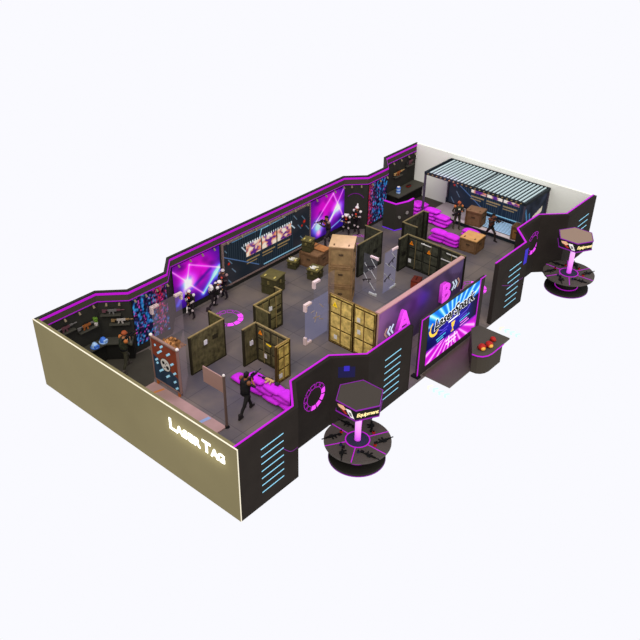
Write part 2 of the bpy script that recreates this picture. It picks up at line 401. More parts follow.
# the big display board, used for the wall and for the shelter's back wall
def board(u, v):
    c = (30, 36, 44)
    mid = .04 < u < .79 and v > .74-1.62*u
    if mid:
        s_ = (u*44) % 1; c = mixc((26, 36, 46), (52, 64, 74), 1 if .3 < s_ < .5 else 0)
    else:
        c = mixc(c, (44, 44, 50), .5+nz(u*6, v*4))
        for k in range(9):
            uu = [.02, .05, .085, .03, .8, .85, .9, .95, .88][k]; vv = [.85, .6, .35, .15, .9, .62, .8, .5, .3][k]
            d = sdist((u*2.6, v), (uu*2.6, vv), (uu*2.6+.1, vv-.13)); c = addc(c, (90, 120, 140), max(0, 1-d/.012))
    for (a, b_, w, col) in [((.1, .97), (.5, .97), .012, (90, 150, 190)), ((.4, .78), (.42, .95), .016, (130, 210, 235)), ((.42, .95), (.7, .98), .012, (130, 190, 215)),
                            ((.0, .72), (.38, .12), .012, (70, 110, 170)), ((.44, .06), (.94, .06), .02, (150, 215, 240)), ((.2, .74), (.24, .6), .02, (235, 245, 250)), ((.76, .72), (.81, .58), .02, (200, 230, 240))]:
        d = sdist((u*2.6, v), (a[0]*2.6, a[1]), (b_[0]*2.6, b_[1])); c = addc(c, col, max(0, 1-d/w))
    # row of white ticks over three pictures
    if .22 < u < .78 and .73 < v < .8 and (u*38) % 1 < .45: c = (225, 235, 240)
    for k in range(3):
        u0 = .245+k*.178
        if u0 < u < u0+.165 and .45 < v < .75:
            x, y = (u-u0)/.165, (v-.45)/.3
            n = nz(x*3+k*7, y*3, 2); c = mixc((240, 225, 205), (225, 130, 90), .5+n*2)
            c = mixc(c, (90, 40, 130), max(0, n+.6*nz(x*6, y*6, k)+.25-(abs(x-.5)))*2.4)
            c = mixc(c, (250, 245, 235), max(0, y-.72)*3*max(0, .6-abs(x-.4)))
        if u0 < u < u0+.15 and (.335 < v < .375 or .27 < v < .3 and u < u0+.12): c = mixc(c, (185, 150, 90), .75)
    for (q, r) in [((.055, .5), .035), ((.93, .63), .045), ((.9, .55), .03)]:
        d = math.hypot((u-q[0])*2.6, v-q[1]); c = mixc(c, (215, 40, 25), max(0, 1.3-d/r))
    return c
p = thing('display_board', 'wide dark display board with three bright pictures on the back wall, in a pinkish frame', 'display', (9.32, YB, .25))
canvas('screen', 5.9, 2.12, 230, 90, board, vmat('board_print', .62, .4), p, bwall(.05, .06, 0, .06))
b = MB(); b.span((0, -.09, 0), (6.0, 0, .07)); b.span((0, -.09, 2.17), (6.0, 0, 2.25)); b.span((0, -.09, .07), (.07, 0, 2.17)); b.span((5.93, -.09, .07), (6.0, 0, 2.17))
b.build('frame', mat('pinkish_brown_frame', (128, 106, 100), .6, .15), p)
MB().span((.05, -.04, .05), (5.95, -.005, 2.2)).build('backing_board', M_black, p)

# spot lamps along the lower light strip
def lampset():
    t = thing('spot_lamp', 'x', 'lamp')
    MB().cyl((0, 0, 0), (0, -.09, -.03), .012, n=6).build('arm', M_gun, t)
    MB().cyl((0, -.09, .0), (0, -.17, -.1), .035, .05, n=10).build('lamp_head', mat('lamp_body', (120, 106, 84), .5, .2), t)
    return t
OR = ['first', 'second', 'third', 'fourth', 'fifth', 'sixth', 'seventh']
lamp0 = lampset(); first = True
def place(p0, u, prox, label, group):
    global first
    if first: prox.location = p0; prox.rotation_euler = (0, 0, u); prox['label'] = label; prox['group'] = group; first = False; return prox
    return dup(prox, p0, u, label, group)
dl = math.atan2(-.86, .9)
zl = H-.44
for pts, rz, lab in [([.45, 1.1, 1.75, 2.4], 0, 'small spot lamp above the gun shelf at the olive end'),
                     ([6.75, 7.4, 8.1, 8.8], 0, 'small spot lamp on the violet strip above the first neon poster'),
                     ([9.6, 10.5, 11.4, 12.3, 13.2, 14.1, 15], 0, 'small spot lamp on the violet strip above the wide display board'),
                     ([15.7, 16.4, 17.1, 17.8], 0, 'small spot lamp on the violet strip above the far neon poster'),
                     ([22.1, 22.8, 23.5, 24.1], 0, 'small spot lamp on the violet strip above the far gun shelf')]:
    for k, x in enumerate(pts): place((x, YB-.035, zl), rz, lamp0, lab.replace('small spot lamp', OR[k]+' small spot lamp from left'), 'spot lamps along the back wall strip')
for k, x in enumerate((3.75, 4.3, 4.85, 5.4)): place((x, YR-.035, zl), 0, lamp0, OR[k]+' small spot lamp from left above the red-streaked blue mural', 'spot lamps along the back wall strip')
for k, x in enumerate((19.1, 19.75, 20.35)): place((x, YR-.035, zl), 0, lamp0, OR[k]+' small spot lamp from left above the far red and blue mural', 'spot lamps along the back wall strip')
for t_ in (.3, .7): place((2.72+.9*t_-.08, W-.86*t_-T-.05, zl), dl, lamp0, ('left' if t_ < .5 else 'right')+' small spot lamp above the slanted gun wall at the olive end', 'spot lamps along the back wall strip')
for t_ in (.3, .7): place((18.05+.9*t_-.08, W-.86*t_-T-.05, zl), dl, lamp0, ('left' if t_ < .5 else 'right')+' small spot lamp above the slanted dark wall by the far neon poster', 'spot lamps along the back wall strip')

# ------------------------------------------------------------------ rifles
def rifle(name, label, body=None, accent=None, cat='rifle', group=None, s=1):
    """0.95 m long, barrel along +X, grip at the origin, lying upright in the XZ plane"""
    body = body or M_gun; accent = accent or M_gun
    t = thing(name, label, cat, group=group)
    b = MB(); b.span((-.1, -.03, .0), (.3, .03, .1)); b.span((.02, -.022, .1), (.26, .022, .125)); b.box((-.02, 0, -.07), (.055, .045, .16), ry=.3); b.build('receiver', body, t)
    b = MB(); b.cyl((.3, 0, .06), (.62, 0, .06), .018, n=8); b.cyl((.56, 0, .06), (.66, 0, .06), .028, n=8); b.span((.3, -.032, .03), (.46, .032, .095)); b.build('barrel', accent, t)
    b = MB(); b.span((-.22, -.018, .045), (-.1, .018, .085)); b.prism([(-.36, -.03), (-.2, -.03), (-.2, .03), (-.36, .03)], -.05, .09); b.build('stock', accent, t)
    b = MB(); b.box((.14, 0, -.08), (.07, .035, .18), ry=-.2); b.build('magazine', body, t)
    b = MB(); b.cyl((.04, 0, .16), (.22, 0, .16), .027, n=8); b.span((.08, -.012, .12), (.11, .012, .15)); b.build('scope', M_black, t)
    if s != 1: t.scale = (s, s, s)
    return t
def lay(t, loc, rz=0, flat=True, tilt=0):
    t.location = loc; t.rotation_euler = ((PI/2 if flat else 0), tilt, rz)

# gun shelves of the two ends: bench plus wall ledges
def bench(name, label, pts, zt=.86, dep=.5):
    """counter following the wall line pts"""
    t = thing(name, label, 'bench', (pts[0][0], pts[0][1], 0)); o = pts[0]
    P = [(p[0]-o[0], p[1]-o[1]) for p in pts]; Q = offs(P, -dep)
    b = MB()
    for i in range(len(P)-1): b.prism([P[i], P[i+1], Q[i+1], Q[i]], zt-.05, zt)
    b.build('bench_top', mat('dark_bench_top', (66, 64, 56), .6, .15), t)
    Q2 = offs(P, -dep*.72); b = MB()
    for i in range(len(P)-1): b.prism([P[i], P[i+1], Q2[i+1], Q2[i]], 0, zt-.05)
    b.build('bench_base', mat('dark_bench_base', (34, 33, 30), .8, .05), t)
    return t
iw = [(T+.01, YB-.005), (2.72-.05, YB-.005), (3.62-.05, YR-.005)]
bench('gun_bench', 'long dark bench under the gun wall at the olive end', iw)
bench('gun_bench', 'dark bench under the gun wall beside the white end wall', [(21.75, YB-.005), (L-T-.01, YB-.005)], .82, .85)
def ledge(x, y, z, rz, label, w=.85):
    t = thing('wall_ledge', label, 'shelf', (x, y, z), rz)
    MB().span((-w/2, -.2, -.03), (w/2, 0, 0)).build('ledge_board', mat('dark_bench_top', (66, 64, 56)), t)
    MB().span((-w/2+.08, -.1, -.11), (-w/2+.11, 0, -.03)).build('bracket', M_gun, t)
    MB().span((w/2-.11, -.1, -.11), (w/2-.08, 0, -.03)).build('bracket', M_gun, t)
    return t
dv2 = (.9, -.86)
def onD(t_, d=0): return (2.72-.05+.9*t_-d*.69, YB-.005-.86*t_-d*.72)
ledge(1.05, YB, 1.95, 0, 'dark wall ledge under the leftmost gun at the olive end')
ledge(2.05, YB, 1.62, 0, 'dark wall ledge under the orange gun and the small plant')
xx = onD(.38); ledge(xx[0], xx[1], 2.0, dl, 'upper dark ledge on the slanted gun wall', .8)
xx = onD(.62); ledge(xx[0], xx[1], 1.55, dl, 'lower dark ledge on the slanted gun wall', .8)
ledge(22.65, YB, 1.62, 0, 'dark wall ledge under the orange gun beside the white end wall', .7)
ledge(23.75, YB, 1.95, 0, 'dark wall ledge under the farthest gun by the white end wall', .7)
M_rose = mat('dusty_rose_plastic', (98, 62, 70), .6, .15); M_orange = mat('orange_plastic', (150, 88, 44), .6, .15); M_pale = mat('dull_grey_plastic', (104, 100, 98), .6, .15); M_dwht = mat('dull_white_plastic', (168, 160, 152), .6, .15); M_dtan = mat('dull_tan_plastic', (136, 108, 72), .6, .15)
def stand(t, x, y, z, rz=0): t.location = (x, y, z+.165); t.rotation_euler = (0, 0, rz)
stand(rifle('toy_rifle', 'dusty rose and grey rifle, the one nearest the olive end wall', M_rose, M_pale, s=.9), 1.0, YB-.1, 1.95)
stand(rifle('toy_rifle', 'orange and black rifle on the ledge beside the small green plant', M_orange, M_pale, s=.9), 1.9, YB-.1, 1.62)
xx = onD(.38, .12); stand(rifle('toy_rifle', 'pale grey and rose rifle, upper one on the slanted gun wall', M_pale, M_rose, s=.85), xx[0], xx[1], 2.0, dl)
xx = onD(.62, .12); stand(rifle('toy_rifle', 'white and gold rifle, lower one on the slanted gun wall', M_dwht, M_dtan, s=.85), xx[0], xx[1], 1.55, dl)
stand(rifle('toy_rifle', 'orange and tan rifle on the gun wall beside the far mural', M_orange, M_tan, s=.9), 22.6, YB-.1, 1.62)
stand(rifle('toy_rifle', 'dark rose rifle, the farthest one next to the white end wall', M_rose, M_gun, s=.9), 23.7, YB-.1, 1.95)
# plant, blue headgear, striped canister
t = thing('potted_plant', 'tiny green plant in a white pot on the ledge beside the orange rifle', 'plant', (2.42, YB-.1, 1.62))
MB().cyl((0, 0, 0), (0, 0, .14), .06, .09).build('pot', M_wplastic, t)
b = MB()
for k in range(16):
    a = k*2.4; r = .03+.05*(k % 4)/3; b.ball((r*math.cos(a), r*math.sin(a), .17+.012*k), (.05, .05, .035), 7, 5)
b.build('foliage', M_green, t)
def headgear(label, loc, rz, ca, cb):
    t = thing('headgear', label, 'helmet', loc, rz)
    MB().ball((0, 0, .0), (.16, .14, .24), 16, 8, zmin=0).build('shell', ca, t, smooth=True)
    MB().span((.1, -.1, .06), (.17, .1, .15), bev=.015).build('visor', cb, t)
    MB().annulus((0, 0), .15, .18, 0, .035, 16).build('rim', cb, t)
    return t
headgear('pale blue headgear on the long dark bench, left one of the pair', (2.05, 10.32, .86), -1.7, M_lblue, M_blue)
headgear('blue headgear on the long dark bench, right one of the pair', (2.5, 10.38, .86), -1.4, M_blue, M_lblue)
t = thing('striped_canister', 'blue and white striped canister on the bench beside the far mural', 'canister', (22.3, 10.25, .82)); t.scale = (.8, .8, .75)
for k in range(4):
    MB().cyl((0, 0, k*.11), (0, 0, k*.11+.11), .15, n=14).build('band', [M_lblue, M_blue][k % 2], t)
MB().cyl((0, 0, .44), (0, 0, .49), .1, n=12).build('lid', M_wplastic, t)
t = thing('red_pouch', 'small dark red pouch lying on the bench by the white end wall', 'pouch', (23.35, 10.3, .82))
MB().box((0, 0, .05), (.3, .2, .1), bev=.03).build('body', mat('dark_red_cloth', (110, 35, 28), .8, .05), t); MB().box((0, -.02, .105), (.3, .12, .02), bev=.005).build('flap', M_black, t)

# low partition with violet edge in the far bay
PT = [(19.7, 9.3), (19.72, 8.55), (20.45, 8.3), (20.95, 8.3)]
t = thing('low_partition', 'low dark folding partition with violet edges in front of the far mural', 'partition', (19.7, 8.5, 0))
P = [(p[0]-19.7, p[1]-8.5) for p in PT]
strip(P, -.05, .05, 0, 1.52).build('panel', mat('partition_paint', (54, 52, 46), .8, .05), t)
strip(P, -.06, .06, 1.52, 1.55).build('light_edge', M_led, t)
strip(P, -.062, -.05, .02, .07).build('base_light', M_led2, t)
M_badge = mat('badge_grey', (140, 138, 130), .6, .1)
for x, z in ((-.0, .9), ):
    Flat().disc((0, 0), .09, .01).build('badge', M_badge, t, M=frame((.0-.03, -.25+.0, z), (0, -1, 0), (0, 0, 1)))
Flat().disc((0, 0), .1, .01).build('badge', M_badge, t, M=frame((.62, -.27, .95), Vector((.73, -.25, 0)), (0, 0, 1)))
# ================================================================== BARRICADES
M_paper = mat('white_paper', (215, 212, 205), .8, .05)
M_warn = mat('orange_warning', (225, 125, 20), .6, .1, emit=.12)
M_yel = mat('yellow_warning', (245, 205, 30), .6, .1, emit=.15)
ST = {'olive': ((86, 80, 50), (134, 116, 74), (46, 42, 28)), 'olive2': ((104, 95, 56), (146, 124, 74), (48, 43, 28)), 'yellow': ((205, 176, 98), (128, 100, 56), (74, 56, 28)),
      'dark': ((58, 58, 46), (118, 104, 70), (32, 31, 25)), 'gold': ((190, 164, 84), (140, 114, 60), (74, 56, 28))}  # gold: olive sheet with warm light put into its colour; yellow is brightened likewise
def smats(st):
    a, b_, c = ST[st]
    return [mat(st+'_sheet', a, .75, .12, noise_amt=.5, nscale=4.5), mat(st+'_rim', b_, .7, .12, noise_amt=.15, nscale=6), mat(st+'_gap', c, .8, .05)]
def wing(t, a, b_, h, st, side=1, doors=0, rows=3, decals=(), back=True, rim=True, lines=True):
    """one straight sheet of a barricade from a to b; side=+1 puts the details left of a->b"""
    a, b_ = Vector((*a, 0)), Vector((*b_, 0)); d = (b_-a); ln = d.length; d.normalize()
    nrm = Vector((-d.y, d.x, 0))*side; x = Vector((0, 0, 1)).cross(nrm)   # x so that x cross z = nrm
    o = a if x.dot(d) > 0 else b_
    F = frame(o, x, (0, 0, 1)); mm = smats(st)
    b = MB(); b.span((0, 0, -.03), (ln, h-.02, .04))
    pn = b.build('panel', mm[0], t, M=F)
    b = MB(); b.span((-.02, h-.02, -.032), (ln+.02, h+.015, .032))
    b.build('top_rail', mm[1], pn, M=F)
    b = MB(); b.span((-.02, 0, -.046), (.05, h-.02, .046)); b.span((ln-.05, 0, -.046), (ln+.02, h-.02, .046)); b.span((.05, 0, -.046), (ln-.05, .06, .046))
    b.build('edge_frame', mm[2], pn, M=F)
    if doors:
        dw = (ln-.1)/doors; rh = (h-.2)/rows
        for i in range(doors):
            b = MB(); x0 = .05+i*dw
            b.mi = 1; b.span((x0+.02, .08, .04), (x0+dw-.02, h-.07, .048)); b.mi = 0
            for r in range(rows):
                z0 = .1+r*rh; b.span((x0+.06, z0+.04, .048), (x0+dw/2-.015, z0+rh-.03, .075), bev=.012); b.span((x0+dw/2+.015, z0+.04, .048), (x0+dw-.06, z0+rh-.03, .075), bev=.012)
            do = b.build('door', [mm[0], mm[2]], pn, M=F)
        for i in range(doors):
            x0 = .05+(i+.5)*dw; MB().span((x0-.012, .1, .075), (x0+.012, h-.1, .1)).build('lock_bar', mm[1], pn, M=F)
    elif lines:
        b = MB(); n = max(2, int(ln/.16))
        for i in range(n): b.span((.08+(ln-.16)*i/n, .1, .04), (.08+(ln-.16)*(i+.45)/n, h-.08, .052))
        b.build('corrugation', mm[0], pn, M=F)
    for k, (kind, u, v) in enumerate(decals):
        f = Flat(); c = (u*ln, v*h); z = .083
        if kind == 'warn': f.poly([(c[0]-.11, c[1]-.09), (c[0]+.11, c[1]-.09), (c[0], c[1]+.12)], z); f.line((c[0], c[1]-.04), (c[0], c[1]+.04), .022, z+.003, 1); nm, m = 'warning_sign', [M_warn, M_black]
        elif kind == 'yell': f.poly([(c[0]-.13, c[1]-.1), (c[0]+.13, c[1]-.1), (c[0], c[1]+.14)], z); f.line((c[0], c[1]-.05), (c[0], c[1]+.05), .025, z+.003, 1); nm, m = 'warning_sign', [M_yel, M_black]
        elif kind == 'bar': f.poly([(c[0]-.3, c[1]-.025), (c[0]+.3, c[1]-.025), (c[0]+.3, c[1]+.025), (c[0]-.3, c[1]+.025)], z); nm, m = 'stencil_bar', [M_paper]
        elif kind == 'patch': f.poly([(c[0]-.13, c[1]-.09), (c[0]+.13, c[1]-.09), (c[0]+.13, c[1]+.09), (c[0]-.13, c[1]+.09)], z); nm, m = 'dark_patch', [mm[2]]
        elif kind == 'gold': f.poly([(c[0]-.12, c[1]-.025), (c[0]+.12, c[1]-.06), (c[0]+.12, c[1]-.01), (c[0]-.12, c[1]+.03)], z); nm, m = 'yellow_tape', [M_yel]
        else: f.poly([(c[0]-.08, c[1]-.1), (c[0]+.08, c[1]-.1), (c[0]+.08, c[1]+.1), (c[0]-.08, c[1]+.1)], z); nm, m = 'paper_sheet', [M_paper]
        f.build(nm, m, pn, M=F)
    return pn
def barr(label, o): return thing('barricade', label, 'barricade', (o[0], o[1], 0))
def rel(o, p): return (p[0]-o[0], p[1]-o[1])
def make(label, wings):
    o = wings[0][0]; t = barr(label, o)
    for w in wings: wing(t, rel(o, w[0]), rel(o, w[1]), *w[2:5], **(w[5] if len(w) > 5 else {}))
    return t
make('olive L-shaped barricade with a white sheet, in front of the three white-armoured players',
     [((4.1, 6.98), (5.93, 6.98), 1.78, 'olive', -1, dict(decals=(('patch', .7, .7), ('paper', .42, .68)))), ((5.93, 7.06), (5.93, 7.82), 1.78, 'olive', 1)])
make('olive Z-shaped barricade with door panels, behind the three-sided one', [((7.5, 6.82), (9.15, 6.82), 1.75, 'olive2', -1, dict(doors=2, decals=(('paper', .55, .68), ('patch', .85, .5)))), ((7.5, 6.74), (7.5, 5.92), 1.75, 'olive', -1, dict(decals=(('patch', .6, .3),))), ((9.15, 6.9), (9.15, 7.2), 1.75, 'olive', -1)])
make('three-sided olive barricade with one brightly lit side, nearest the pink sandbags',
     [((5.88, 5.84), (6.61, 5.84), 1.78, 'olive', -1, dict(decals=(('paper', .55, .55),))), ((6.61, 5.76), (6.61, 4.14), 1.78, 'olive', -1, dict(doors=2, decals=(('warn', .15, .82), ('gold', .42, .6), ('paper', .3, .25)))), ((5.88, 4.06), (6.64, 4.06), 1.78, 'gold', -1, dict(doors=1, decals=(('paper', .25, .2),)))])
make('tall yellow container-door barricade joined to the end of the letter wall', [((9.58, 4.47), (9.58, 3.2), 2.35, 'yellow', -1, dict(doors=1, decals=(('yell', .25, .83), ('paper', .3, .17)))), ((9.58, 3.2), (9.58, 2.06), 2.35, 'yellow', -1, dict(doors=1, decals=(('paper', .25, .74), ('paper', .28, .5))))])
make('dark L-shaped barricade right behind the tall crate stack', [((14.54, 6.95), (16.38, 6.95), 1.75, 'dark', -1, dict(decals=(('patch', .7, .55),))), ((16.38, 7.03), (16.38, 7.95), 1.75, 'dark', 1)])
make('dark olive barricade with a triangular open top, beside the pink sandbag heap', [((17.9, 6.8), (19.65, 6.8), 1.75, 'dark', -1, dict(decals=(('paper', .6, .45),))), ((17.9, 6.72), (17.9, 5.95), 1.75, 'dark', -1), ((19.65, 6.72), (19.65, 6.5), 1.75, 'dark', -1)])
make('long dark container-door barricade with orange warning triangles, behind the letter wall',
     [((16.3, 5.86), (17.0, 5.86), 1.75, 'dark', -1, dict(decals=(('patch', .5, .5),))), ((17.0, 5.78), (16.98, 3.95), 1.75, 'dark', -1, dict(doors=2, decals=(('warn', .12, .8), ('bar', .58, .9), ('warn', .68, .72), ('paper', .1, .25)))), ((16.98, 3.95), (16.95, 2.6), 1.75, 'dark', -1, dict(doors=1, decals=(('bar', .5, .9), ('bar', .3, .68))))])

# ------------------------------------------------------------------ letter wall A / B
t = thing('letter_wall', 'purple-lit wall carrying the pink letters A and B, topped in pinkish brown', 'wall', (9.6, 2.0, 0))
MB().span((0, .0, 0), (6.15, .14, 2.36)).build('panel', mat('letter_wall_side', (70, 58, 78), .8, .05), t)
MB().span((-.02, -.03, 2.36), (6.17, .17, 2.42)).build('top_cap', mat('pinkish_cap', (178, 138, 132), .7, .1), t)
MB().span((-.04, -.02, 0), (0, .16, 2.36)).build('end_cap', mat('pinkish_cap', (170, 130, 125)), t)
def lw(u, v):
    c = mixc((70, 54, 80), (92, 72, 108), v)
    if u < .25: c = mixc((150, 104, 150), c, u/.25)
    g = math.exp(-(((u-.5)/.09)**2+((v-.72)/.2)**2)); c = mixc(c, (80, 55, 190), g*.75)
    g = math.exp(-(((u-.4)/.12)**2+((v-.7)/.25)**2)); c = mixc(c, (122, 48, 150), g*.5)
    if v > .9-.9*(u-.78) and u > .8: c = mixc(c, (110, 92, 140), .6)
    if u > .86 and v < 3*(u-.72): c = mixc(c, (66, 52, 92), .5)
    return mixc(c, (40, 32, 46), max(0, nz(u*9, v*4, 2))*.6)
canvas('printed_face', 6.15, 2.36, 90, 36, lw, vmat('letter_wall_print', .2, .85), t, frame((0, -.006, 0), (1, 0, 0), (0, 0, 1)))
M_letter = mat('pink_letter', (225, 70, 225), .5, .1, emit=.62, ecol=(240, 84, 240))
for ch, x, z, lab in (('A', 11.15, 1.36, 'large glowing pink letter A on the purple-lit letter wall'), ('B', 14.22, 1.32, 'large glowing pink letter B on the purple-lit letter wall')):
    lt = thing('wall_letter', lab, 'letter', (x, 1.99, z))
    text('letter_face', ch, 1.22, M_letter, lt, frame((0, -.18, 0), (1, 0, 0), (0, 0, 1)), ext=.012, off=.03)
    text('letter_return', ch, 1.22, mat('pink_letter_side', (190, 60, 190), .5, .1, emit=.3, ecol=(200, 60, 205)), lt, frame((0, -.085, 0), (1, 0, 0), (0, 0, 1)), ext=.08, off=.03)
M_cw = mat('chevron_white', (205, 225, 240), .5, .1, emit=.45)
for x0, dr, zc, lab in ((10.62, -1, 1.2, 'three chevrons pointing left on the letter wall beside the A'), (14.98, 1, 1.28, 'three chevrons pointing right on the letter wall beside the B')):
    f = Flat()
    for k in range(3):
        for sgn in (-1, 1):
            cx = x0+dr*k*.21; f.line((cx+dr*.16, 0), (cx, sgn*.22), .085, .012, 1 if k == 2 else 0)
    tag(f.build('chevron_sign', [M_cw, mat('chevron_tan', (190, 150, 130), .5, .1, emit=.2)], M=frame((0, 1.985, zc), (1, 0, 0), (0, 0, 1))), lab, 'sign')

# ------------------------------------------------------------------ crates
def crate(label, x, y, z, dims, rz, body, rim, lid=None, kind='wood', group=None, lidh=.06):
    w, d, h = dims; t = thing('crate' if kind == 'wood' else 'supply_box', label, 'crate' if kind == 'wood' else 'box', (x, y, z), rz, group)
    b = MB(); b.span((-w/2+.03, -d/2+.03, .02), (w/2-.03, d/2-.03, h-.03)); b.build('body', body, t)
    b = MB(); e = .07 if kind == 'wood' else .05
    if kind == 'wood':
        for sx in (-1, 1):
            for sy_ in (-1, 1): b.span((sx*(w/2), sy_*(d/2), 0), (sx*(w/2-e*1.4), sy_*(d/2-e*1.4), h-lidh))
        for zz in (0.0, h-lidh-e*1.3):
            b.span((-w/2+e, -d/2, zz), (w/2-e, -d/2+.05, zz+e*1.3)); b.span((-w/2+e, d/2-.05, zz), (w/2-e, d/2, zz+e*1.3))
            b.span((-w/2, -d/2+e, zz), (-w/2+.05, d/2-e, zz+e*1.3)); b.span((w/2-.05, -d/2+e, zz), (w/2, d/2-e, zz+e*1.3))
        b.build('frame', rim, t)
    else:
        for zz in (h*.5,):
            b.span((-w/2, -d/2, zz), (w/2, d/2, zz+.03))
        b.build('band', rim, t)
        ml = mat('latch_tan', (112, 100, 58), .5, .2)
        MB().span((-w/2-.012, -.05, h*.62), (-w/2+.04, .05, h*.8)).build('latch', ml, t); MB().span((-.05, -d/2-.012, h*.62), (.05, -d/2+.04, h*.8)).build('latch', ml, t)
    if lid:
        b = MB(); b.span((-w/2-.01, -d/2-.01, h-lidh), (w/2+.01, d/2+.01, h), bev=.015); lo_ = b.build('lid', lid, t)
        b = MB()
        for u in (-.3, .3): b.span((-w/2+.1, u*d-.03, h), (-w/2+.26, u*d+.03, h+.012))
        b.build('stencil_mark', mat('stencil_brown', (95, 70, 45), .8, .05) if kind == 'wood' else mat('stencil_yellow', (205, 185, 100), .7, .05), lo_)
    if kind == 'wood':
        b = MB()
        for sx in (-1, 1): b.span((sx*w/2-.012, -.1, h*.55), (sx*w/2+.012, .1, h*.63))
        for sy_ in (-1, 1): b.span((-.1, sy_*d/2-.012, h*.55), (.1, sy_*d/2+.012, h*.63))
        b.build('handle', mat('handle_dark', (70, 55, 38), .7, .1), t)
    return t
M_w1 = mat('crate_wood', (134, 108, 70), .8, .08, noise_amt=.22, nscale=5); M_w1r = mat('crate_batten', (126, 98, 64), .8, .08, noise_amt=.2, nscale=6); M_w1l = mat('crate_lid_tan', (186, 152, 110), .8, .08, noise_amt=.12, nscale=3)
M_w2 = mat('crate_brown', (118, 88, 62), .8, .08, noise_amt=.22, nscale=5); M_w2r = mat('crate_brown_batten', (104, 76, 52), .8, .08, noise_amt=.2, nscale=6)
M_w2l = mat('crate_lid_gold', (198, 150, 92), .8, .08, noise_amt=.12, nscale=3)
M_g1 = mat('ammo_olive', (66, 62, 38), .7, .12, noise_amt=.2, nscale=5); M_g1r = mat('ammo_olive_band', (66, 62, 36), .7, .12); M_g1l = mat('ammo_lid', (94, 86, 50), .7, .12, noise_amt=.2, nscale=4)
ra = math.radians(32)
for k, lab in enumerate(['bottom wooden crate of the tall tan stack behind the yellow container doors', 'middle wooden crate of the tall tan stack', 'top wooden crate of the tall tan stack, with a bare pale lid']):
    crate(lab, 12.55, 6.28, k*.985, (1.15, 1.08, .98), ra, M_w1, M_w1r, M_w1l if k == 2 else M_w1r, group='crates of the tall stack')
crate('large open wooden crate by the far neon poster, carrying a green box', 14.25, 9.35, 0, (1.15, 1.1, .78), math.radians(5), M_w2, M_w2r)
bigc = [o for o in COL.objects if o.name.startswith('crate')]
# its interior boards show orange inside
o_ = thing('packing_board', 'orange-brown loose board slanting out of the open crate beside the green box', 'board', (14.5, 9.3, .785), math.radians(5))
MB().box((0, 0, .02), (.55, .95, .03), ry=.04).build('board', mat('orange_board', (172, 112, 66), .8, .08, noise_amt=.2), o_); MB().box((0, .2, .045), (.5, .06, .02), ry=.04).build('batten', M_w2r, o_)
crate('olive supply box standing on the open wooden crate', 13.95, 9.55, .775, (.52, .52, .62), math.radians(15), M_g1, M_g1r, M_g1l, 'box')
crate('large olive supply box alone in front of the wide display board', 10.95, 9.05, 0, (.86, .84, .9), math.radians(12), M_g1, M_g1r, M_g1l, 'box')
crate('small olive supply box with spread papers, left of the open wooden crate', 13.22, 9.86, 0, (.5, .5, .45), math.radians(18), M_g1, M_g1r, M_g1l, 'box')
crate('olive supply box with pale papers on top, in front of the open wooden crate', 13.15, 8.4, 0, (.64, .6, .56), math.radians(12), M_g1, M_g1r, M_g1l, 'box')
for i, (x, y, z) in enumerate([(13.2, 9.9, .462), (13.1, 8.45, .572)]):
    t = thing('paper_sheaf', ['pale papers lying on the small olive box left of the open crate', 'pale papers lying on the olive box in front of the open crate'][i], 'papers', (x, y, z))
    MB().box((0, 0, .006), (.3, .2, .012), rz=.4).build('sheet', M_paper, t); MB().box((.06, -.12, .018), (.24, .1, .012), rz=-.3).build('sheet', mat('cream_paper', (200, 190, 150), .8, .05), t); MB().box((-.1, .1, .018), (.2, .05, .012), rz=1.0).build('sheet', M_paper, t)
crate('brown crate with a golden wooden lid, at the right end of the low sandbag pile', 20.72, 4.42, 0, (.95, .95, .74), math.radians(4), M_w2, M_w2r, M_w2l)
crate('brown closed crate on the shelter platform between the two far players', 22.97, 5.62, .2, (.72, .9, .84), math.radians(8), M_w2, M_w2r, mat('crate_lid_brown', (124, 92, 66), .8, .08, noise_amt=.15))
crate('brown crate at the right end of the shelter platform', 22.95, 3.05, .2, (.6, .6, .75), math.radians(4), mat('crate_amber', (150, 104, 58), .8, .08, noise_amt=.2), M_w2r, M_w2r)
t = thing('red_ammo_box', 'small dark red box half hidden behind the letter wall', 'box', (15.75, 4.35, 0), .3)
MB().span((-.28, -.2, 0), (.28, .2, .34), bev=.015).build('body', mat('brick_red_paint', (128, 52, 32), .7, .1, noise_amt=.2), t); MB().span((-.29, -.21, .34), (.29, .21, .4), bev=.012).build('lid', mat('dark_red_lid', (92, 36, 26), .7, .1), t)
MB().tube([(-.1, 0, .4), (-.1, 0, .45), (.1, 0, .45), (.1, 0, .4)], .015).build('handle', M_black, t)

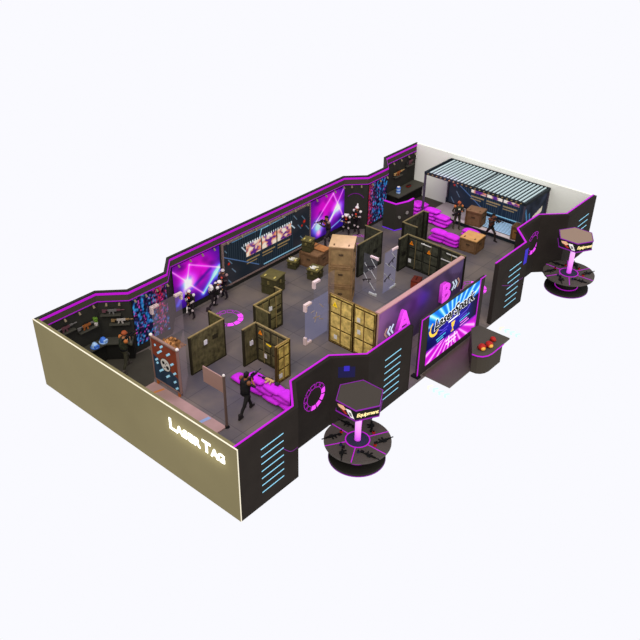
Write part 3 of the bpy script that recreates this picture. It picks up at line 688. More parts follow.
# ------------------------------------------------------------------ sandbags
M_bag = mat('magenta_sandbag', (196, 46, 208), .85, .05, emit=.04, ecol=(200, 50, 215), noise_amt=.1, nscale=6)
M_seam = mat('sandbag_seam', (120, 24, 132), .85, .05)
def bag():
    t = thing('sandbag', 'x', 'sandbag'); b = MB(); nx, ny = 14, 10
    def pt(i, j, s):
        u = -1+2*i/nx; v = -1+2*j/ny
        q = max(0, (1-abs(u)**2.6)*(1-abs(v)**2.4))**.6
        return Vector((u*.46*(1-.1*v*v), v*.29*(1-.16*u*u), .108*s*q+.012*nz(u*2, v*2, s)*q))
    top = [[b.bm.verts.new(pt(i, j, 1)) for j in range(ny+1)] for i in range(nx+1)]
    bot = [[top[i][j] if i in (0, nx) or j in (0, ny) else b.bm.verts.new(pt(i, j, -1)) for j in range(ny+1)] for i in range(nx+1)]
    for i in range(nx):
        for j in range(ny):
            b._f([top[i][j], top[i+1][j], top[i+1][j+1], top[i][j+1]]); b._f([bot[i][j], bot[i][j+1], bot[i+1][j+1], bot[i+1][j]])
    b.build('sack', M_bag, t, smooth=True)
    for sx in (-1, 1): MB().box((sx*.435, 0, 0), (.03, .3, .018), bev=.004).build('sewn_end', M_seam, t)
    return t
bag0 = bag(); used = [False]
def putbag(x, y, z, rz, label, group, tilt=0, sc=1):
    global bag0
    if not used[0]:
        used[0] = True; bag0.location = (x, y, z); bag0.rotation_euler = (tilt, 0, rz); bag0['label'] = label; bag0['group'] = group; bag0.scale = (sc, sc, sc); return
    dup(bag0, (x, y, z), rz, label, group, rot=(tilt, 0, rz), scale=(sc, sc, sc))
lvl = ['bottom', 'second', 'third', 'top']
ords = ['first', 'second', 'third', 'fourth', 'fifth']
def stack(desc, end, group, x, rows, dx=.03, dz=.185):
    for r, ys in enumerate(rows):
        for k, y in enumerate(ys):
            putbag(x+dx*r+random.uniform(-.03, .03), y+random.uniform(-.012, .012), .105+r*dz, PI/2+random.uniform(-.06, .06), 'magenta sandbag %s, %s layer, %s' % (desc, lvl[r], (ords[k]+' from '+end) if end else 'single column'), group, random.uniform(-.05, .05))
stack('of the big pile', 'the low partition', 'sandbags of the big pile', 21.9, [(8.9, 7.92, 7.06), (8.84, 7.82, 6.95), (8.9, 7.9, 7.08), (8.88, 7.7)])
stack('in the rear column of the big pile', '', 'sandbags of the big pile', 22.52, [(8.86,), (8.82,), (8.88,)])
stack('of the low middle pile', 'the left', 'sandbags of the low pile', 20.33, [(6.26, 5.4), (6.12, 5.38), (6.2, 5.4)])
stack('of the short stack behind the golden-lidded crate', '', 'sandbags behind the golden-lidded crate', 21.5, [(5.0,), (5.03,), (5.0,)])
stack('of the nearest pile', 'the pointed left end', 'sandbags of the nearest pile', 5.12, [(5.2, 4.33, 3.46, 2.6), (4.75, 3.88, 3.0), (4.45, 3.55, 2.75)], .06)
lay(rifle('toy_rifle', 'tan and black rifle lying on the nearest magenta sandbag pile', M_tan, M_gun), (5.27, 3.75, .63), PI/2+.12)

# ------------------------------------------------------------------ clear acrylic shields with corner brackets
def acr_mat(name, tint, haze, k):
    m = bpy.data.materials.new(name); m.use_nodes = True; nt = m.node_tree; nt.nodes.clear()
    o = nt.nodes.new('ShaderNodeOutputMaterial'); a = nt.nodes.new('ShaderNodeAddShader'); tr = nt.nodes.new('ShaderNodeBsdfTransparent'); em = nt.nodes.new('ShaderNodeEmission')
    tr.inputs['Color'].default_value = (tint[0], tint[1], tint[2], 1); em.inputs['Color'].default_value = (*lin(haze), 1); em.inputs['Strength'].default_value = k
    nt.links.new(tr.outputs[0], a.inputs[0]); nt.links.new(em.outputs[0], a.inputs[1]); nt.links.new(a.outputs[0], o.inputs['Surface']); return m
# tinted acrylic, its sheen put in as faint emission, light passes straight through (two faces per sheet)
M_acr = acr_mat('tinted_acrylic', (.68, .68, .74), (150, 148, 176), .2)
M_acr2 = acr_mat('clear_acrylic', (.9, .9, .92), (150, 146, 165), .06)
M_acr3 = acr_mat('rosy_acrylic', (.86, .84, .85), (180, 160, 168), .09)
M_br = mat('pinkish_bracket', (222, 196, 190), .6, .15); M_mark = mat('pale_mark', (190, 190, 185), .6, .1)
def acrylic(label, a, b_, h, m, corners, marks=0, z0=0.0):
    a, b_ = Vector((*a, 0)), Vector((*b_, 0)); t = thing('acrylic_shield', label, 'shield', a); d = b_-a; ln = d.length; F = frame((0, 0, 0), d, (0, 0, 1))
    MB().span((.02, z0, -.012), (ln-.02, h, .012)).build('sheet', m, t, M=F)
    for cn in corners:
        sx = 0 if 'l' in cn else ln; kx = 1 if 'l' in cn else -1; sz = h if 't' in cn else 0; kz = -1 if 't' in cn else 1
        q_ = (.4, .12, .04) if marks == 2 else (.36, .34, .07)
        b = MB(); b.prism([(sx-kx*.03, sz), (sx+kx*q_[0], sz), (sx+kx*q_[0], sz+kz*.09), (sx+kx*.07, sz+kz*.09), (sx+kx*.07, sz+kz*q_[1]), (sx-kx*.03, sz+kz*q_[1])], -q_[2], q_[2])
        b.build('corner_bracket', M_br if 't' in cn or marks < 2 else M_mark, t, M=F)
    f = Flat()
    if marks == 1:
        for (p, q, w) in [((.35, .55), (.65, .5), .05), ((.5, .65), (.42, .42), .045), ((.6, .45), (.78, .38), .04), ((.62, .82), (.78, .68), .035), ((.25, .72), (.4, .72), .03)]: f.line((p[0]*ln, p[1]*h), (q[0]*ln, q[1]*h), w, .018)
        f.build('printed_mark', mat('tan_mark', (170, 150, 130), .7, .1), t, M=F)
    if marks == 2:
        for (p, q, w) in [((.1, .75), (.45, .6), .03), ((.55, .92), (.9, .74), .03), ((.05, .5), (.42, .3), .03), ((.55, .62), (.95, .45), .03), ((.5, .3), (.9, .14), .03)]: f.line((p[0]*ln, p[1]*h), (q[0]*ln, q[1]*h), w, .018)
        f.build('printed_mark', M_mark, t, M=F)
        f = Flat()
        for (u, v) in ((.6, .72), (.35, .35)):
            c = (u*ln, v*h)
            f.line((c[0]-.28, c[1]-.1), (c[0]+.2, c[1]+.1), .055, .02); f.line((c[0]+.05, c[1]-.02), (c[0]+.1, c[1]-.14), .05, .02); f.line((c[0]-.22, c[1]-.08), (c[0]-.2, c[1]-.17), .05, .02)
        f.build('rifle_print', mat('dark_print', (52, 46, 50), .7, .1), t, M=F)
    return t
acrylic('bluish clear shield with tan scribble marks, left of the yellow container doors', (8.65, 5.04), (10.12, 5.04), 1.97, M_acr, ('lt', 'lb'), 1)
acrylic('clear shield with a pink corner bracket, just left of the tall crate stack', (10.35, 6.05), (11.75, 6.05), 1.92, M_acr2, ('lt',), 0)
acrylic('bluish clear shield with two rifle prints, behind the letter wall', (14.15, 5.12), (15.1, 5.12), 2.1, M_acr, ('rt', 'rb'), 2)
acrylic('clear shield with white slanted marks, right of the tall crate stack', (13.75, 6.0), (13.75, 5.2), 2.0, M_acr2, ('rt', 'rb'), 2)
acrylic('rosy clear shield in front of the red-streaked blue mural', (4.5, 9.72), (6.1, 9.72), 1.85, M_acr3, ('lt', 'rt'), 0)
acrylic('rosy clear shield between the emblem board and the olive L-shaped barricade', (2.95, 6.15), (3.95, 7.05), 2.2, M_acr3, (), 0)

# emblem board on its pinkish platform
t = thing('platform', 'low pinkish platform along the olive end wall', 'platform', (1.6, 5.7, 0))
MB().span((-1.45, -2.05, 0), (1.2, 2.0, .05)).build('deck', mat('pinkish_deck', (172, 138, 132), .8, .08, noise_amt=.1, nscale=1.5), t)
f = Flat(); f.poly([(.2, -1.15), (1.15, -1.3), (1.15, -1.15), (.2, -1.0)]); f.build('blue_stripe', mat('pale_blue_paint', (140, 160, 195), .7, .1), t, M=Matrix.Translation((0, 0, .05)))
f = Flat(); f.line((.3, 1.6), (1.15, 1.35), .1); f.build('orange_stripe', mat('orange_paint', (205, 130, 70), .7, .1), t, M=Matrix.Translation((0, 0, .05)))
t = thing('emblem_board', 'upright brown and slate board with pale blue dashes around a round black and white emblem', 'signboard', (2.88, 7.68, 0))
F = frame((0, 0, 0), (0, -1, 0), (0, 0, 1))
def eb(u, v): return mixc((128, 62, 44), (108, 52, 38), nz(u*5, v*5)) if v > .62-.3*u+.0 else mixc((38, 54, 72), (48, 66, 86), .5+nz(u*4, v*4))
MB().span((0, .22, -.03), (1.5, 2.18, .03)).build('board', mat('board_back', (110, 92, 84), .8, .1), t, M=F)
canvas('printed_face', 1.42, 1.86, 40, 60, eb, vmat('emblem_print', .12, .9), t, F @ Matrix.Translation((.04, .26, .034)))
b = MB(); b.span((-.02, 2.16, -.05), (1.52, 2.22, .05)); b.span((-.02, .2, -.05), (.03, 2.16, .05)); b.span((1.47, .2, -.05), (1.52, 2.16, .05)); b.span((.03, .2, -.05), (1.47, .25, .05)); b.build('frame', mat('board_frame', (142, 112, 102), .7, .1), t, M=F)
for x in (.12, 1.38): MB().span((x-.04, 0.05 if False else 0, -.04), (x+.04, .22, .04)).build('leg', mat('orange_leg', (190, 110, 55), .6, .1), t, M=F)
f = Flat()
for (u, v, l) in [(.14, .88, .1), (.4, .92, .2), (.3, .76, .34), (.66, .82, .26), (.78, .62, .22), (.86, .42, .2), (.14, .52, .2), (.3, .3, .3), (.56, .24, .26), (.84, .2, .18), (.9, .06, .18), (.16, .44, .14)]:
    c = (u*1.42+.04, v*1.86+.26); f.line((c[0]-l*.42, c[1]-l*.36), (c[0]+l*.42, c[1]+l*.36), .085, .004)
f.build('dash_marks', mat('pale_blue_dash', (150, 205, 230), .6, .1, emit=.25), t, M=F @ Matrix.Translation((0, 0, .036)))
f = Flat(); f.disc((.75, 1.2), .3, .004, 1, 28); f.disc((.75, 1.2), .27, .008, 0, 28)
f.disc((.64, 1.27), .075, .012, 1); f.disc((.87, 1.12), .085, .012, 1); f.poly([(.72, 1.2), (.79, 1.2), (.76, 1.29)], .012, 1); f.line((.66, 1.06), (.74, 1.1), .03, .012, 1); f.line((.8, 1.33), (.88, 1.3), .03, .012, 1)
f.build('round_emblem', [M_paper, M_black], t, M=F @ Matrix.Translation((0, 0, .036)))
for x in (.0, 1.5):
    MB().ball((x, 2.24, 0), .07, 10, 6).build('corner_knob', M_wplastic, t, M=F, smooth=True)
# post with pinkish plate
t = thing('flag_post', 'slim brown post holding a pinkish brown plate, at the platform end near the aiming player', 'post', (2.84, 3.66, 0))
MB().span((-.035, -.035, 0), (.035, .035, 2.32)).build('post', mat('brown_post', (104, 84, 76), .7, .1), t); MB().ball((0, 0, 2.34), .055, 12, 8).build('finial', M_wplastic, t, smooth=True)
MB().span((-.02, .05, 1.55), (.02, 1.08, 2.24)).build('plate', mat('pinkish_plate', (160, 126, 116), .7, .1), t)
MB().cyl((0, 0, .0), (0, 0, .06), .11, .07, 14).build('foot', M_black, t)
# camouflage heap
t = thing('camouflage_heap', 'mottled orange and brown camouflage heap on the floor behind the emblem board', 'heap', (4.75, 9.2, 0))
M_camo = mat('camo_cloth', (140, 96, 58), .9, .05, noise_amt=.75, nscale=9)
b = MB(); nx = 26
V = [[b.bm.verts.new(((i/nx-.5)*1.2, (j/nx-.5)*.95, max(.004, .33*max(0, 1-((i/nx-.5)*2)**2)**.7*max(0, 1-((j/nx-.5)*2)**2)**.7*(.75+.9*nz(i*.3, j*.3, 4))))) for j in range(nx+1)] for i in range(nx+1)]
for i in range(nx):
    for j in range(nx): b._f([V[i][j], V[i+1][j], V[i+1][j+1], V[i][j+1]])
b.build('netting', M_camo, t, smooth=True)
b = MB()
for k in range(14): a = k*2.4; b.ball((.35*math.cos(a)*(k/14)**.5, .28*math.sin(a)*(k/14)**.5, .22+.05*math.sin(k)), (.09, .07, .05), 7, 5)
b.build('cloth_tuft', mat('camo_orange', (196, 138, 84), .9, .05, noise_amt=.5, nscale=14), t)
# ================================================================== SHELTER
M_slat = mat('pale_slat', (178, 196, 198), .6, .15, emit=.06); M_sdark = mat('dark_teal_metal', (26, 34, 40), .6, .15)
t = thing('shelter', 'flat-roofed shelter with pale slatted roof and dark picture wall against the white end wall', 'shelter', (21.87, 8.28, 0))
RX, RY = 2.5, -5.88
ZR = .24
MB().span((.03, RY+.03, 2.42+ZR), (RX-.03, -.03, 2.45+ZR)).build('roof_sheet', M_sdark, t)
b = MB(); n = 27
for i in range(n): y = RY+.1+(-RY-.2)*(i+.25)/n; b.span((.03, y, 2.45+ZR), (RX-.03, y+.082, 2.5+ZR))
b.build('roof_slats', M_slat, t)
b = MB(); b.span((-.05, RY-.05, 2.38+ZR), (.03, .05, 2.53+ZR)); b.span((RX-.03, RY-.05, 2.38+ZR), (RX+.01, .05, 2.53+ZR)); b.span((.03, RY-.05, 2.38+ZR), (RX-.03, RY+.03, 2.53+ZR)); b.span((.03, -.03, 2.38+ZR), (RX-.03, .05, 2.53+ZR)); b.span((.03, RY/2-.03, 2.44+ZR), (RX-.03, RY/2+.03, 2.53+ZR))
b.build('roof_frame', M_sdark, t)
f = Flat()
for i in range(22): u = .15+i*.26; f.line((u, .06), (u+.09, .1), .05, .006)
f.build('hazard_marks', mat('hazard_tan', (150, 130, 90), .7, .1), t, M=frame((-.05, 0, 2.38+ZR), (0, -1, 0), (0, 0, 1)))
for (x, y, zb) in ((0, 0, 0), (0, RY, 0), (RX-.06, 0, 0), (RX-.06, RY, 0)):
    po = MB().span((x-.045, y-.045, zb), (x+.045, y+.045, 2.4+ZR)).build('post', mat('slate_post', (72, 66, 78), .6, .15), t)
    MB().span((x-.06, y-.06, 0), (x+.06, y+.06, .5)).build('post_sleeve', mat('slate_sleeve', (44, 50, 62), .6, .15), po)
MB().span((RX-.1, RY+.1, 0), (RX-.06, -.05, 2.38+ZR)).build('back_board', M_black, t)
canvas('picture_wall', 5.65, 2.2, 200, 80, lambda u, v: addc(board(u, min(1, v*1.02)), (6, 9, 16), 1), vmat('shelter_print', .4, .7), t, frame((RX-.11, -.1, .27), (0, -1, 0), (0, 0, 1)))
def sp(u, v):
    c = mixc((30, 34, 44), (50, 56, 74), .5+nz(u*5, v*5))
    for a, b_ in [((.05, .9), (.2, .55)), ((.25, .75), (.35, .45)), ((.1, .45), (.22, .15)), ((.7, .5), (.8, .2))]: c = addc(c, (60, 140, 190), max(0, 1-sdist((u, v), a, b_)/.03))
    if abs(v-.62-.25*(u-.6)) < .06 and .42 < u < .85: c = (225, 215, 195)
    return c
MB().span((.06, RY+.02, .06), (RX-.1, RY+.05, 2.38+ZR)).build('side_board', M_black, t)
canvas('side_print', RX-.18, 2.4, 40, 44, sp, vmat('shelter_print', .4), t, frame((.06, RY+.014, .15), (1, 0, 0), (0, 0, 1)))
t = thing('platform', 'low pale platform under the shelter with blue and white stripes', 'platform', (22.6, 8.3, 0))
MB().span((0, -5.55, 0), (1.66, 0, .18)).build('skirt', M_sdark, t)
MB().span((0, -5.55, .18), (1.66, 0, .2)).build('deck', mat('pale_deck', (150, 138, 138), .7, .1, noise_amt=.12, nscale=1.5), t)
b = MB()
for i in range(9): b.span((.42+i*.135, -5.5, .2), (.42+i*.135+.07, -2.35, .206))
b.build('stripe_reflection', mat('pale_blue_stripe', (176, 212, 240), .6, .1, emit=.3), t)  # pale stripes put onto the deck for the slatted roof's reflection
b = MB(); b.span((.36, -5.5, .2), (1.64, -2.3, .203)); b.build('stripe_ground', mat('navy_stripe_ground', (64, 76, 104), .6, .1), t)
MB().span((.02, -5.5, .2), (.3, -1.6, .204)).build('edge_paint', mat('pale_edge', (205, 192, 192), .6, .1), t)

# ================================================================== FRONT SCREEN, PLATFORM, COUNTER
t = thing('screen_stand', 'big lit LaserSpark screen with blue and magenta rays, at the arena entrance', 'screen', (9.9, .2, 0))
MB().span((0, 0, 0), (4.6, .1, 2.7)).build('body', mat('stand_body', (50, 46, 42), .8, .05), t)
def scr(u, v):
    # rays from a point
    if v > .74-.02*math.sin(u*3)-.12*(1-u)*0+.10*(u-.5)*0:
        a = math.atan2(v-.42, (u-.5)*1.5); s_ = math.sin(a*26); c = mixc((20, 110, 215), (70, 190, 245), .5+.5*s_*1.6)
        c = mixc(c, (215, 240, 255), max(0, s_-.55)*1.8)
        return mixc((30, 40, 170), c, (v-.70)/.08)
    if v < .30:
        a = math.atan2(v-.45, (u-.5)*1.5); s_ = math.sin(a*24); c = mixc((190, 12, 195), (232, 60, 232), .5+.5*s_)
        c = mixc(c, (255, 205, 255), max(0, s_-.45)*1.5); return mixc(c, (60, 15, 150), max(0, v-.24)/.06)
    g = math.exp(-(((u-.5)/.35)**2+((v-.5)/.3)**2)); c = mixc((8, 10, 60), (38, 26, 165), g)
    c = mixc(c, (20, 130, 220), max(0, 1-u/.2)*max(0, v-.45)*2)
    return mixc(c, (6, 6, 30), max(0, u-.82)*4)
SF = frame((.5, -.012, .3), (1, 0, 0), (0, 0, 1)); SW, SHt = 3.68, 2.38
canvas('screen', SW, SHt, 130, 90, scr, vmat('bright_print', .95, .3), t, SF)
M_tb = mat('screen_black', (12, 12, 14), .6, .05); M_tw = mat('screen_white', (240, 240, 240), .5, .05, emit=.5); M_tg = mat('screen_gold', (235, 195, 70), .5, .05, emit=.45); M_tc = mat('screen_cyan', (80, 180, 220), .5, .05, emit=.45); M_tm = mat('screen_pink', (235, 120, 235), .5, .05, emit=.5); M_tv = mat('screen_violet', (90, 70, 210), .5, .05, emit=.3)
def SM(u, v, a=0, z=.006): return SF @ Matrix.Translation((u*SW, v*SHt, z)) @ Matrix.Rotation(a, 4, 'Z')
text('title_outline', 'LaserSpark', .66, M_tw, t, SM(.5, .735, .05, .004), ext=.001, off=.045, shear=.2, sp=.98)
text('title_text', 'LaserSpark', .66, M_tb, t, SM(.5, .735, .05, .012), ext=.001, off=.02, shear=.2, sp=.98)
f = Flat(); f.arcseg((.13*SW, .68*SHt), .3, .36, 2.2, 5.6, .008, 0, 14); f.arcseg((.13*SW, .68*SHt), .36, .42, 3.2, 5.2, .008, 0, 14); f.build('title_swoosh', [M_tg], t, M=SF)
f = Flat(); f.line((.4*SW, .575*SHt), (.62*SW, .585*SHt), .07); f.build('subtitle_bar', M_tw, t, M=SF)
f = Flat(); c = (.5*SW, .43*SHt)
f.poly([(c[0]-.14, c[1]+.22), (c[0]+.14, c[1]+.22), (c[0]+.09, c[1]+.02), (c[0]+.03, c[1]-.06), (c[0]-.03, c[1]-.06), (c[0]-.09, c[1]+.02)], .008); f.poly([(c[0]-.025, c[1]-.06), (c[0]+.025, c[1]-.06), (c[0]+.03, c[1]-.2), (c[0]-.03, c[1]-.2)], .008); f.poly([(c[0]-.1, c[1]-.2), (c[0]+.1, c[1]-.2), (c[0]+.1, c[1]-.25), (c[0]-.1, c[1]-.25)], .008)
f.build('trophy_picture', M_tg, t, M=SF)
for (a, b_, mi) in [((.2, .56), (.3, .5), 1), ((.3, .5), (.4, .52), 1), ((.62, .52), (.78, .56), 1), ((.78, .56), (.84, .64), 1), ((.18, .38), (.36, .4), 0), ((.2, .33), (.32, .35), 0), ((.64, .42), (.84, .44), 0), ((.66, .37), (.8, .38), 2), ((.66, .31), (.84, .33), 2), ((.2, .27), (.34, .29), 2), ((.24, .45), (.38, .46), 1), ((.64, .47), (.78, .485), 1)]:
    f = Flat().line((a[0]*SW, a[1]*SHt), (b_[0]*SW, b_[1]*SHt), .05, .006)
    f.build('score_line', [M_tc, M_tv, M_tm][mi], t, M=SF)
f = Flat()
for a, b_ in [((.38, .2), (.62, .21)), ((.4, .12), (.6, .13)), ((.45, .05), (.44, .27)), ((.56, .05), (.56, .27))]: f.line((a[0]*SW, a[1]*SHt), (b_[0]*SW, b_[1]*SHt), .06, .006)
f.build('grid_mark', mat('screen_pale_pink', (255, 215, 255), .5, .05, emit=.6), t, M=SF)
b = MB(); b.span((-.025, -.02, .02), (.03, 0, 2.72)); b.span((.03, -.02, 2.68), (.48, 0, 2.72)); b.build('light_edge', M_led, t)
b = MB(); b.span((4.18, -.04, .06), (4.215, 0, 2.72)); b.span((4.215, -.02, 2.68), (4.62, 0, 2.72)); b.build('light_edge', M_led, t)
MB().span((-.1, -.12, 0), (.1, .22, .08)).build('foot', M_black, t)
t = thing('platform', 'dark brown floor platform in front of the big lit screen', 'platform', (10.2, .15, 0))
MB().span((0, -1.3, -.02), (3.6, 0, .03)).build('deck', mat('brown_deck', (78, 68, 60), .35, .4), t)
t = thing('reception_counter', 'dark reception counter with a violet light edge, right of the screen platform', 'counter', (12.6, -1.0, 0))
TP = [(11.63, -1.17), (11.66, -1.4), (11.76, -1.57), (11.95, -1.69), (12.2, -1.74), (13.56, -1.75), (13.56, -.3), (13.15, -.18)]
BP = [(11.68, -1.15), (11.71, -1.4), (11.81, -1.55), (11.98, -1.66), (12.2, -1.71), (13.06, -1.72), (13.1, -.4), (12.9, -.3)]
b = MB(); b.prism([(p[0]-12.6, p[1]+1) for p in TP], .86, .92); b.build('countertop', mat('counter_top', (74, 67, 60), .6, .15), t)
b = MB(); b.prism([(p[0]-12.6, p[1]+1) for p in BP], -.02, .86); b.build('base', mat('counter_base', (62, 56, 48), .75, .08), t)
strip([(p[0]-12.6, p[1]+1) for p in TP[:5]]+[(.48, -.745)], -.025, .0, .85, .895).build('light_edge', M_led, t)
for (x, y, rz, lab) in [(12.13, -1.3, -2.2, 'red headset with a gold front, alone at the left of the counter'), (12.48, -1.42, -2.0, 'red headset with a large gold front, middle of the three on the counter'), (12.95, -1.32, -1.8, 'small red headset farthest right of the three on the counter')]:
    h = thing('headset', lab, 'headset', (x, y, .92), rz)
    k = 1.15 if x < 12.9 else .85
    MB().ball((0, 0, .08*k), (.15*k, .13*k, .13*k), 14, 9).build('shell', M_red, h, smooth=True)
    MB().ball((.09*k, 0, .08*k), (.09*k, .09*k, .08*k), 12, 8).build('front', M_gold if x < 12.9 else M_red, h, smooth=True)
    MB().cyl((-.02, -.15*k, .08*k), (-.02, .15*k, .08*k), .06*k, n=12).build('ear_cup', mat('dark_red_plastic', (105, 20, 14), .5, .2), h)
    MB().annulus((0, 0), .1*k, .12*k, 0, .03, 16, 0, 2*PI).build('base_ring', M_black, h)

# ================================================================== GUN KIOSKS
HX = 0
def kiosk(x, y, label, topc, grp):
    t = thing('gun_kiosk', label, 'kiosk', (x, y, 0))
    M_kd = mat('kiosk_disc', (74, 67, 63), .6, .15, noise_amt=.08, nscale=2)
    MB().disc((0, 0), 1.0, -.02, .1).build('base', mat('kiosk_base', (36, 34, 30), .7, .1), t)
    b = MB(); b.annulus((0, 0), 1.0, 1.01, -.02, .015, 48); b.build('base_light', mat('violet_edge', (110, 25, 130), .5, .1, emit=.3, ecol=(140, 35, 165)), t)
    b = MB(); b.annulus((0, 0), .5, .54, .1, .125, 32); b.build('base_ring_light', M_led, t)
    MB().cyl((0, 0, .1), (0, 0, .71), .42, .34, 24).build('pedestal', mat('kiosk_base', (36, 34, 30)), t)
    MB().disc((0, 0), 1.17, .71, .79, 64).build('table', M_kd, t)
    for a in KA:
        b = MB(); d = Vector((math.cos(a), math.sin(a))); n = Vector((-d.y, d.x))*.016
        b.prism([tuple(d*.42+n), tuple(d*.42-n), tuple(d*1.18-n), tuple(d*1.18+n)], .79, .798); b.build('divider_light', M_led, t)
    MB().annulus((0, 0), .4, .44, .79, .802, 36).build('ring_light', M_led, t)
    MB().disc((0, 0), .4, .79, .794, 36).build('centre_disc', mat('kiosk_navy', (44, 42, 66), .6, .15), t)
    MB().cyl((0, 0, .79), (0, 0, 2.31), .11, n=20).build('light_column', PILLAR, t, smooth=True)
    hv = [(.82*math.cos(PI/2+k*PI/3+HX), .82*math.sin(PI/2+k*PI/3+HX)) for k in range(6)]
    hd = MB().prism(hv, 2.29, 2.71).build('canopy', mat('kiosk_canopy', (26, 24, 24), .7, .1), t)
    MB().prism([(p[0]*.985, p[1]*.985) for p in hv], 2.71, 2.725).build('canopy_top', topc, hd)
    for z in (2.27, 2.695):
        b = MB()
        for k in range(6):
            a, c = Vector(hv[k]), Vector(hv[(k+1) % 6]); b.prism([tuple(a), tuple(c), tuple(c*1.03), tuple(a*1.03)], z, z+.04)
        b.build('canopy_light', mat('violet_edge', (110, 25, 130), .5, .1, emit=.3, ecol=(140, 35, 165)), hd)
    # faces: writing on one side, picture on the next
    for an, kind in ((-2*PI/3+HX, 't'), (PI+HX, 'p')):
        nrm = Vector((math.cos(an), math.sin(an), 0)); xd = Vector((0, 0, 1)).cross(nrm); o = nrm*(.82*math.cos(PI/6)+.004)
        F = frame((o.x, o.y, 2.49), xd, (0, 0, 1))
        if kind == 't': text('lettering', 'Equipment', .205, mat('cream_letter', (235, 215, 150), .5, .1, emit=.4), hd, F, ext=.004, off=.004, shear=.15, sp=.86)
        else:
            f = Flat()
            f.poly([(-.36, .12), (-.12, .16), (.02, .06), (-.1, -.02), (-.3, .03)], mi=0); f.poly([(0, .1), (.2, .12), (.36, -.15), (.2, -.16), (.08, -.03)], mi=1); f.poly([(-.22, -.02), (-.05, -.02), (.08, -.1), (-.02, -.14)], mi=2); f.poly([(.1, .03), (.22, .02), (.28, -.1), (.18, -.12)], mi=3)
            f.build('picture', [mat('picture_tan', (215, 165, 130), .6, .1, emit=.25), mat('picture_white', (225, 220, 215), .6, .1, emit=.3), mat('picture_red', (150, 40, 30), .6, .1, emit=.2), mat('picture_grey', (120, 115, 120), .6, .1, emit=.1)], hd, M=F)
    # six rifles laid out, one per sector, each with a small tag
    for i in range(6):
        a = (KA[i]+KA[(i+1) % 6]+(2*PI if i == 5 else 0))/2
        lab = 'black rifle lying on the %s gun kiosk, %s' % (grp, ['back sector', 'left sector', 'front left sector', 'front sector', 'front right sector', 'right sector'][i])
        r = rifle('rifle', lab, M_gunk, M_gunk, group=None, s=.72)
        c = Vector((x+.8*math.cos(a+.06), y+.8*math.sin(a+.06), .815)); r.location = c; r.rotation_euler = (PI/2, 0, a+PI/2-.9)
        tg = thing('sensor', ['red', 'dark blue'][i in (2, 3)]+' sensor beside the rifle on the %s kiosk, %s' % (grp, ['back sector', 'left sector', 'front left sector', 'front sector', 'front right sector', 'right sector'][i]), 'sensor', (x+.66*math.cos(a-.34), y+.66*math.sin(a-.34), .794), a)
        MB().cyl((0, 0, 0), (0, 0, .06), .055, .05, 10).build('body', M_red if i not in (2, 3) else mat('navy_plastic', (34, 36, 66), .5, .2), tg); MB().ball((0, 0, .08), .035, 10, 6).build('dome', M_black, tg)
    return t
M_gunk = mat('rifle_black', (14, 13, 13), .6, .12)
PILLAR = mat('pink_pillar', (225, 130, 230), .5, .1, emit=.8, ecol=(240, 150, 245))
nt = PILLAR.node_tree; bs = nt.nodes['Principled BSDF']; tc = nt.nodes.new('ShaderNodeTexCoord'); sx_ = nt.nodes.new('ShaderNodeSeparateXYZ'); rp = nt.nodes.new('ShaderNodeValToRGB')
rp.color_ramp.elements[0].color = (*lin((225, 60, 240)), 1); rp.color_ramp.elements[1].color = (*lin((238, 190, 245)), 1); rp.color_ramp.elements[1].position = .7
nt.links.new(tc.outputs['Generated'], sx_.inputs[0]); nt.links.new(sx_.outputs['Z'], rp.inputs['Fac']); nt.links.new(rp.outputs['Color'], bs.inputs['Emission Color'])
KA = [math.radians(q) for q in (29, 88, 148, 208, 272, 332)]
kiosk(4.75, -.87, 'round gun kiosk with dark hexagonal top, in front of the near ring emblem', mat('kiosk_top_dark', (66, 60, 55), .8, .05), 'nearer')
kiosk(20.4, -.98, 'round gun kiosk with tan hexagonal top, at the far right of the arena', mat('kiosk_top_tan', (140, 118, 104), .8, .05), 'farther')
# ================================================================== PEOPLE
def V3(*a): return Vector(a)
def blob(caps, voxel, name, smooth_it=3):
    """union of tapered capsules, fused into one skin; caps: (p0, r0, p1, r1, zone)"""
    b = MB()
    for (p0, r0, p1, r1, z) in caps:
        p0, p1 = Vector(p0), Vector(p1)
        b.ball(p0, r0, 10, 7)
        if (p1-p0).length > 1e-4: b.ball(p1, r1, 10, 7); b.cyl(p0, p1, r0, r1, 10)
    me = bpy.data.meshes.new('tmp'); b.bm.to_mesh(me); b.bm.free()
    o = bpy.data.objects.new('tmp', me); COL.objects.link(o)
    r = o.modifiers.new('r', 'REMESH'); r.mode = 'VOXEL'; r.voxel_size = voxel
    sm = o.modifiers.new('s', 'SMOOTH'); sm.factor = .5; sm.iterations = smooth_it
    dg = bpy.context.evaluated_depsgraph_get(); m2 = bpy.data.meshes.new_from_object(o.evaluated_get(dg)); m2.name = name
    bpy.data.objects.remove(o)
    n = len(m2.polygons); C = np.empty(n*3, dtype=np.float32); m2.polygons.foreach_get('center', C); C = C.reshape(-1, 3)
    best = np.full(n, 1e9); idx = np.zeros(n, dtype=np.int32)
    for (p0, r0, p1, r1, z) in caps:
        a = np.array(p0); d = np.array(p1)-a; l = max(1e-9, d@d); t = np.clip(((C-a)@d)/l, 0, 1)
        dist = np.linalg.norm(C-(a+t[:, None]*d), axis=1)-(r0+(r1-r0)*t)
        k = dist < best; best[k] = dist[k]; idx[k] = z
    m2.materials.clear(); ZONES[m2.name] = idx; m2.polygons.foreach_set('use_smooth', np.ones(n, dtype=bool))
    return m2
ZONES = {}
def mobj(me, name, mats, parent):
    for q in mats: me.materials.append(q)
    me.polygons.foreach_set('material_index', ZONES[me.name])
    o = bpy.data.objects.new(name, me); COL.objects.link(o); o.parent = parent; return o
